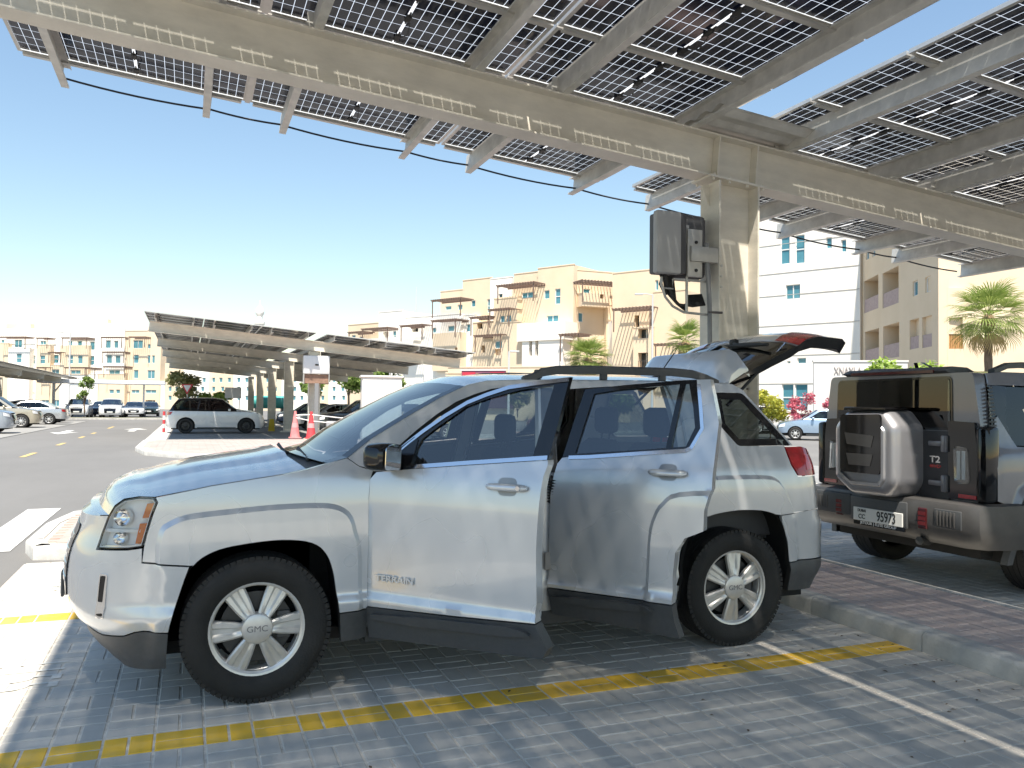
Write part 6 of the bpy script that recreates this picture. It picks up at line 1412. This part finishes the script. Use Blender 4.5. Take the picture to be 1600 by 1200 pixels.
def palm(name, label, loc, h, R_, n, seed, dry=6):
    rnd = random.Random(seed); t = thing(name, label, 'palm tree', (loc[0], loc[1], 0))
    k = 14; rr = []
    for i in range(k+1): rr.append(.20*(1.15-.3*i/k)+(.02 if i % 2 else 0))
    MB().tube([(.02*math.sin(i), 0, h*i/k) for i in range(k+1)], rr, 10).build('trunk', bark_m, t, smooth=30)
    MB().lathe([(.16, h-.7), (.34, h-.5), (.36, h-.15), (.2, h+.15), (0, h+.2)], 12, 'z').build('crown_shaft', mat('palm_fibre', (.30,.20,.11), .95, var=.4, scale=12, bump=.8), t, smooth=40)
    src = [frond_mesh(R_, 21, 1.25, seed+s, .35+.1*s).build('frond', leaf_palm, t, fix=False) for s in range(3)]
    for i in range(n):
        o = src[i] if i < 3 else inst(src[i % 3], 'frond', t)
        u = (i+.5)/n; el = R(78)-R(120)*u**.9; az = i*2.4+rnd.uniform(-.2, .2)
        o.location = (0, 0, h+.05); o.rotation_euler = (rnd.uniform(-.2, .2), -el, az); o.scale = [rnd.uniform(.85, 1.08)]*3
    d = None
    for i in range(dry):
        if d is None: d = frond_mesh(R_*.85, 15, .8, seed+9, .8).build('dry_frond', leaf_dry, t, fix=False); o = d
        else: o = inst(d, 'dry_frond', t)
        o.location = (0, 0, h-.1); o.rotation_euler = (0, R(58), i*6.28/dry+.4)
    return t
palm('fan_palm', 'green fan palm in front of the stepped beige block', (28.3, 55.5), 5.1, 2.05, 36, 3, 7)
palm('fan_palm', 'yellowing fan palm seen below the grey inverter', (34.0, 51.0), 6.3, 1.9, 24, 5, 12)
palm('fan_palm', 'tall fan palm in front of the beige front with timber gate', (40.6, 31.7), 6.6, 2.45, 36, 8, 5)
MB().tube([(-1.1, 0, 3.1), (1.1, 0, 3.1)], .04, 6).build('crossbar', rail_m, bpy.data.objects['fan_palm.002']) if 'fan_palm.002' in bpy.data.objects else None
tree('leafy_tree', 'round bright green tree behind the grey off-roader', (30.6, 28.2), 3.9, 2.1, 1.2, 5200, .13, leaf_mat('leaf_bright', (.22,.34,.05), (.38,.50,.10)), 11)
tree('flowering_shrub', 'yellow-green shrub beside the white street SUV', (27.0, 33.0), 2.9, 1.05, .5, 2600, .09, leaf_b, 12, None, 'shrub')
tree('bougainvillea', 'pink bougainvillea beside the yellow-green shrub', (27.9, 31.9), 2.5, .75, .4, 1500, .07, leaf_p, 13, None, 'shrub')
tree('bougainvillea', 'small pink bougainvillea behind the grey off-roader rear window', (29.2, 31.3), 2.5, .5, .4, 800, .07, leaf_p, 14, None, 'shrub')
tree('leafy_tree', 'bushy green tree beside the white cabinet, under the carport edge', (17.8, 76), 6.6, 1.9, 2.6, 3000, .22, leaf_a, 21)
tree('leafy_tree', 'green tree seen left of the white cabinet', (14.6, 80.0), 6.3, 2.2, 2.4, 3200, .22, leaf_a, 22)
tree('leafy_tree', 'small round green tree between carport column and cabinet', (11.9, 84), 4.6, 1.6, 1.6, 2000, .2, leaf_a, 23)
tree('leafy_tree', 'sparse olive tree behind the white SUV with black roof', (-.1, 66), 3.9, 1.5, 1.5, 1500, .16, leaf_mat('leaf_olive', (.22,.24,.09), (.40,.38,.17)), 24)
tree('clipped_bush', 'bright green bush above the roof of the white SUV', (2.0, 66.5), 2.5, 1.6, .4, 2200, .14, MATS['leaf_bright'], 25, None, 'shrub')
tree('sapling', 'thin sapling in front of the white SUV behind the verge', (-7.9, 75.0), 3.9, .8, 1.2, 700, .14, leaf_a, 26)
tree('leafy_tree', 'pale shrub in front of the ribbed shop', (29.6, 73), 3.4, 1.7, 1.0, 1500, .2, leaf_mat('leaf_pale', (.20,.21,.08), (.36,.34,.16)), 27)
tree('hedge_bush', 'green bush right of the fan palm before the white stair tower', (36.5, 66), 4.0, 2.6, .8, 3000, .22, leaf_a, 28, None, 'shrub')
tree('verge_shrub', 'low green planting beside the street kerb', (26.6, 36.2), 1.3, 1.0, .2, 1600, .1, leaf_b, 29, None, 'shrub')
# ---------------------------------------------------------------- carports in the background
far_port = carport('far_solar_carport', 'solar carport row over the white SUV with black roof', [34.1, 43.1, 52.1, 61.1, 70.1], 72.65, 38, False)
lp = copy_tree(far_port); lp.location = (-16.6, 53.5, 0); tag(lp, 'solar carport over the left row of parked cars', 'carport')
# inverter on the near column with its cable guard
grey_box = mat('inverter_grey', (.40, .40, .40), .55, var=.05); dark_box = mat('inverter_dark', (.085, .085, .09), .6); zinc = mat('zinc_bracket', (.50, .49, .46), .5, metal=.4, var=.1)
iv = thing('inverter', 'grey inverter cabinet with looping cables bolted to the near column', 'inverter', (4.55, 6.46, 2.3))
q = (4.55, 6.46, 2.3)
def iv_box(name, lo, hi, m, bev=.012, parent=None): return MB().box([lo[i]-q[i] for i in range(3)], [hi[i]-q[i] for i in range(3)], 0, bev).build(name, m, parent or iv, smooth=40)
case_ = iv_box('cover', (3.87, 6.26, 2.70), (4.13, 6.34, 3.27), grey_box, .02); iv_box('case', (3.94, 6.34, 2.72), (4.24, 6.52, 3.28), dark_box, .02); iv_box('heat_sink', (4.12, 6.40, 2.70), (4.50, 6.66, 3.30), dark_box, .05)
for k in range(9): iv_box('cooling_fin', (4.13, 6.42+k*.026, 2.74), (4.49, 6.428+k*.026, 3.26), dark_box, 0)
iv_box('bracket', (4.24, 6.33, 2.70), (4.40, 6.36, 3.14), zinc, .004); iv_box('bracket_arm', (4.26, 6.30, 2.84), (4.56, 6.39, 2.98), zinc, .006); iv_box('terminal_block', (4.20, 6.35, 3.00), (4.27, 6.40, 3.18), grey_box, .006)
for z in (2.76, 3.02): MB().lathe([(0, -.01), (.015, -.01), (.015, 0), (0, 0)], 10, 'y', (4.33-q[0], 6.33-q[1], z-q[2])).build('bracket_hole_shade', black_m, iv)  # shade of the bracket holes drawn as black discs
def iv_tube(name, pts, r, m): return MB().tube([(a-q[0], b-q[1], c-q[2]) for a, b, c in pts], r, 7).build(name, m, iv, smooth=50)
iv_tube('guard_rail', [(3.98, 6.36, 2.62), (4.02, 6.36, 2.50), (4.10, 6.36, 2.42), (4.22, 6.36, 2.37), (4.50, 6.36, 2.36)], .012, zinc); iv_tube('guard_rail', [(3.98, 6.36, 2.68), (3.98, 6.36, 2.60)], .012, zinc)
iv_tube('guard_post', [(4.25, 6.36, 2.70), (4.25, 6.36, 2.36)], .013, zinc); iv_tube('guard_rail', [(4.10, 6.36, 2.67), (4.50, 6.36, 2.67)], .012, zinc); iv_tube('guard_rail', [(3.99, 6.36, 2.58), (4.10, 6.36, 2.58), (4.10, 6.36, 2.67)], .01, zinc)
for k in range(9):
    a = k*.012
    iv_tube('cable', [(4.02+.035*k*.6, 6.40+a, 2.71), (4.05+.03*k*.7, 6.40+a, 2.56-.008*k), (4.18+.02*k, 6.41+a, 2.45-.006*k), (4.36, 6.42+a, 2.44+.014*k), (4.48, 6.40+a*.5, 2.46+.012*k)], .011, black_m)
iv_tube('conduit', [(4.44, 6.33, 3.02), (4.46, 6.33, 2.75), (4.48, 6.33, 2.45), (4.50, 6.33, 1.2), (4.50, 6.33, .15)], .022, mat('grey_conduit', (.22, .225, .23), .6)); iv_tube('conduit_clip', [(4.46, 6.32, 2.38), (4.60, 6.30, 2.38)], .012, rail_m)
iv_tube('cable', [(3.99, 6.38, 2.72), (3.98, 6.38, 2.62), (4.04, 6.38, 2.52)], .016, black_m); iv_tube('cable', [(4.03, 6.38, 2.72), (4.05, 6.38, 2.62), (4.12, 6.38, 2.50)], .016, black_m)
# inverter on the far carport's first column
f2 = thing('far_inverter', 'white inverter box on the first column of the far carport', 'inverter', (4.8, 33.75, 0))
MB().boxc((0, -.2, 3.05), (1.05, .26, .74), 0, .04).build('cover', mat('white_box', (.70, .70, .69), .5), f2, smooth=40)
MB().boxc((0, -.345, 3.05), (.14, .02, .06), 0, .02).build('indicator', gloss_m, f2); MB().boxc((0, -.12, 2.48), (.98, .22, .36), 0, .01).build('cable_box', mat('rusty_mesh', (.28, .17, .12), .85, var=.3), f2)
for x in (-.5, .5): MB().boxc((x, -.2, 2.48), (.03, .26, .4)).build('cable_guard', zinc, f2)
MB().boxc((.02, -.26, 1.2), (.16, .08, 2.2), 0, .01).build('conduit', mat('grey_conduit', (.22, .225, .23), .6), f2)
# tall delineator cones with tape, caution board, boxes
pink = mat('faded_red_plastic', (.60, .14, .15), .7, c2=(.68, .28, .27), scale=3); redc = mat('red_plastic', (.55, .05, .06), .6)
for k, (x, y, m, lab) in enumerate(((3.93, 32.9, pink, 'tall faded pink traffic cone beside the red cone at the far column'), (4.48, 32.4, redc, 'tall red traffic cone beside the far column'))):
    c = thing('traffic_cone', lab, 'cone', (x, y, .118)); MB().lathe([(0, 1.06), (.05, 1.06), (.06, .95), (.19, .06), (.21, .0), (0, 0)], 20, 'z').build('cone_body', m, c, smooth=40); MB().boxc((0, 0, .02), (.46, .46, .04), 0, .01).build('cone_base', m, c)
    MB().lathe([(.142, .42), (.118, .60)], 20, 'z').build('cone_band', mat('pale_band', (.62, .30, .30), .6), c, smooth=40)
tp = tag(MB().tube([(3.95, 32.85, 1.02), (4.5, 32.36, 1.05), (5.6, 32.3, .93), (7.0, 32.2, .96)], .022, 5).build('barrier_tape', frame_w), 'white tape strung from the cones towards the gold sedan', 'tape')
tp = tag(MB().tube([(3.95, 32.85, .92), (4.5, 32.36, .80), (5.6, 32.3, .70), (7.0, 32.2, .86)], .022, 5).build('barrier_tape', frame_w), 'lower sagging white tape between the cones and gold sedan', 'tape')
ys = thing('caution_board', 'yellow folding caution board between the far carport columns', 'caution board', (4.1, 44.4, .012)); MB().prism([(-.16, 0), (.16, 0), (.10, .62), (-.10, .62)], -.14, -.11).build('board_face', mat('caution_yellow', (.65, .45, .02), .5), ys); MB().prism([(-.16, 0), (.16, 0), (.10, .62), (-.10, .62)], .11, .14).build('board_face', MATS['caution_yellow'], ys); MB().boxc((0, 0, .62), (.2, .3, .03)).build('board_hinge', MATS['caution_yellow'], ys)
rc = thing('red_bollard', 'red and white bollard behind the white SUV with black roof', 'bollard', (-1.05, 42.4, .03))
for k in range(5): MB().lathe([(0, .2*k+.2), (.06, .2*k+.2), (.06, .2*k), (0, .2*k)], 12, 'z').build('band', redc if k % 2 == 0 else frame_w, rc, smooth=40)
gb = thing('grey_junction_box', 'small grey junction box at the foot of the far column', 'electrical box', (5.5, 33.6, .118)); MB().boxc((0, 0, .33), (.48, .35, .66), 0, .02).build('box_body', mat('box_grey', (.38, .39, .41), .6), gb, smooth=40); MB().boxc((0, -.18, .33), (.42, .02, .6), 0, .006).build('box_door', MATS['box_grey'], gb)
wc = thing('white_cabinet', 'tall off-white electrical cabinet on the island beside the gold sedan', 'electrical cabinet', (6.9, 31.0, .118), R(-8))
MB().boxc((0, 0, 1.2), (1.5, 1.0, 2.36), 0, .03).build('cabinet_body', mat('cabinet_white', (.66, .65, .61), .6, var=.06), wc, smooth=40); MB().boxc((0, 0, 2.42), (1.62, 1.12, .08), 0, .02).build('cabinet_roof', MATS['cabinet_white'], wc)
for x in (-.37, .37): MB().boxc((x, -.505, 1.2), (.7, .02, 2.2), 0, .006).build('cabinet_door', MATS['cabinet_white'], wc)
MB().boxc((.755, -.1, 2.1), (.02, .25, .22)).build('warning_plate', mat('rust_plate', (.38, .24, .17), .8), wc)
# flat white shade roof across the far end, lamp posts, signs
fs = thing('flat_shade', 'flat white shade roof on a white post before the distant block', 'shade canopy', (-3.9, 84.5, 0)); MB().boxc((-3.4, 0, 3.25), (10.5, 3.0, .34), 0, .03).build('roof_slab', mat('shade_white', (.66, .67, .69), .5), fs); MB().tube([(0, 0, 0), (0, 0, 3.1)], .09, 10).build('post', frame_w, fs); MB().tube([(-7.5, 0, 0), (-7.5, 0, 3.1)], .13, 10).build('post', frame_w, fs); MB().tube([(-7.5, 0, 2.2), (-6.9, 0, 3.05)], .07, 8).build('bracket', frame_w, fs)
def lamp_post(loc, h, lab, arm=-1.0):
    t = thing('street_lamp', lab, 'street lamp', (loc[0], loc[1], 0), -YAW); MB().tube([(0, 0, 0), (0, 0, h)], .11, 10, r2=.07).build('pole', mat('lamp_grey', (.55, .55, .54), .5), t, smooth=50); MB().tube([(0, 0, h-.05), (arm*.6, 0, h+.05), (arm, 0, h)], .04, 7).build('arm', MATS['lamp_grey'], t); MB().boxc((arm*1.2, 0, h), (.7, .26, .12), 0, .04).build('lamp_head', MATS['lamp_grey'], t, smooth=40)
lamp_post((37.0, 60.5), 11.2, 'grey street lamp with one arm in front of the beige wing'); lamp_post((22.0, 56.0), 5.5, 'short grey street lamp beside the shop sign', .35); lamp_post((-13.0, 108), 9.5, 'street lamp in front of the distant block')
yl = thing('yield_sign', 'red and white triangular yield sign above the white SUV', 'road sign', (-.05, 62.3, 0), -YAW); MB().tube([(0, 0, 0), (0, 0, 2.6)], .035, 8).build('post', MATS['lamp_grey'], yl)
MB().prism([(-.42, 2.75), (.42, 2.75), (0, 2.02)], -.06, -.04).build('sign_plate', redc, yl); MB().prism([(-.27, 2.68), (.27, 2.68), (0, 2.2)], -.068, -.061).build('sign_face', frame_w, yl)
ns = thing('notice_board', 'pale notice board on two posts beside the carport', 'notice board', (3.1, 63.5, 0), -YAW)
for x in (-.45, .45): MB().tube([(x, 0, 0), (x, 0, 2.4)], .035, 7).build('post', MATS['lamp_grey'], ns)
MB().boxc((0, -.05, 2.2), (1.2, .05, .8), 0, .01).build('board', mat('board_pale', (.62, .60, .58), .6), ns)
tk = thing('teal_tank', 'teal horizontal tank seen between the far carport columns', 'tank', (6.6, 74, 0)); MB().tube([(-1.6, 0, 1.55), (-1.5, 0, 1.55), (1.5, 0, 1.55), (1.6, 0, 1.55)], [.35, .55, .55, .35], 16).build('tank_body', mat('teal_plastic', (.06, .36, .34), .5), tk, smooth=40)
for x in (-1.1, 1.1): MB().boxc((x, 0, .5), (.2, .9, 1.0)).build('tank_stand', rail_m, tk)
mast = thing('radio_mast', 'thin grey mast above the white roof of the stepped block', 'mast', (55.6, 209, 0)); MB().tube([(0, 0, 0), (0, 0, 26), (0, 0, 32.6)], [.3, .18, .06], 6).build('mast_pole', MATS['lamp_grey'], mast)
# street on the right: kerb and pavement in front of the white block
tag(MB().box((18, 40.5, -.02), (46, 41.0, .13)).build('street_kerb', kerb_m), kind='structure')
tag(MB().box((15.5, 19, -.02), (16.2, 40, .13)).build('median_kerb', mat('kerb_pink', (.45, .33, .29), .9, var=.15)), kind='structure')
tag(MB().box((11.5, 12.4, -.01), (15.4, 40, .004)).build('bay_end_paving', mat('bay_block_paving', (.25, .25, .24), .85, var=.2, scale=2)), kind='structure')
# a few dry leaves and chips of grit blown against the kerb
rnd = random.Random(5); mb = MB()
for _ in range(70):
    if rnd.random() < .6: x, y = 4.2-abs(rnd.gauss(0, .25)), rnd.uniform(2.2, 5)
    else: x, y = rnd.uniform(-.6, 4.1), rnd.uniform(2.4, 4.3)
    a = rnd.uniform(0, 6.28); l = rnd.uniform(.006, .022); w = l*rnd.uniform(.3, .6); z = .0165
    c, s = math.cos(a), math.sin(a)
    mb.raw([(x+c*l, y+s*l, z), (x-s*w, y+c*w, z+.004), (x-c*l, y-s*l, z+.001), (x+s*w, y-c*w, z+.003)], [(0, 1, 2, 3)])
tag(mb.build('leaf_litter', mat('dry_leaf', (.13, .085, .05), .9, var=.4, scale=40), fix=False), 'scattered dry brown leaves and grit on the grey pavers', 'leaves', kind='stuff')
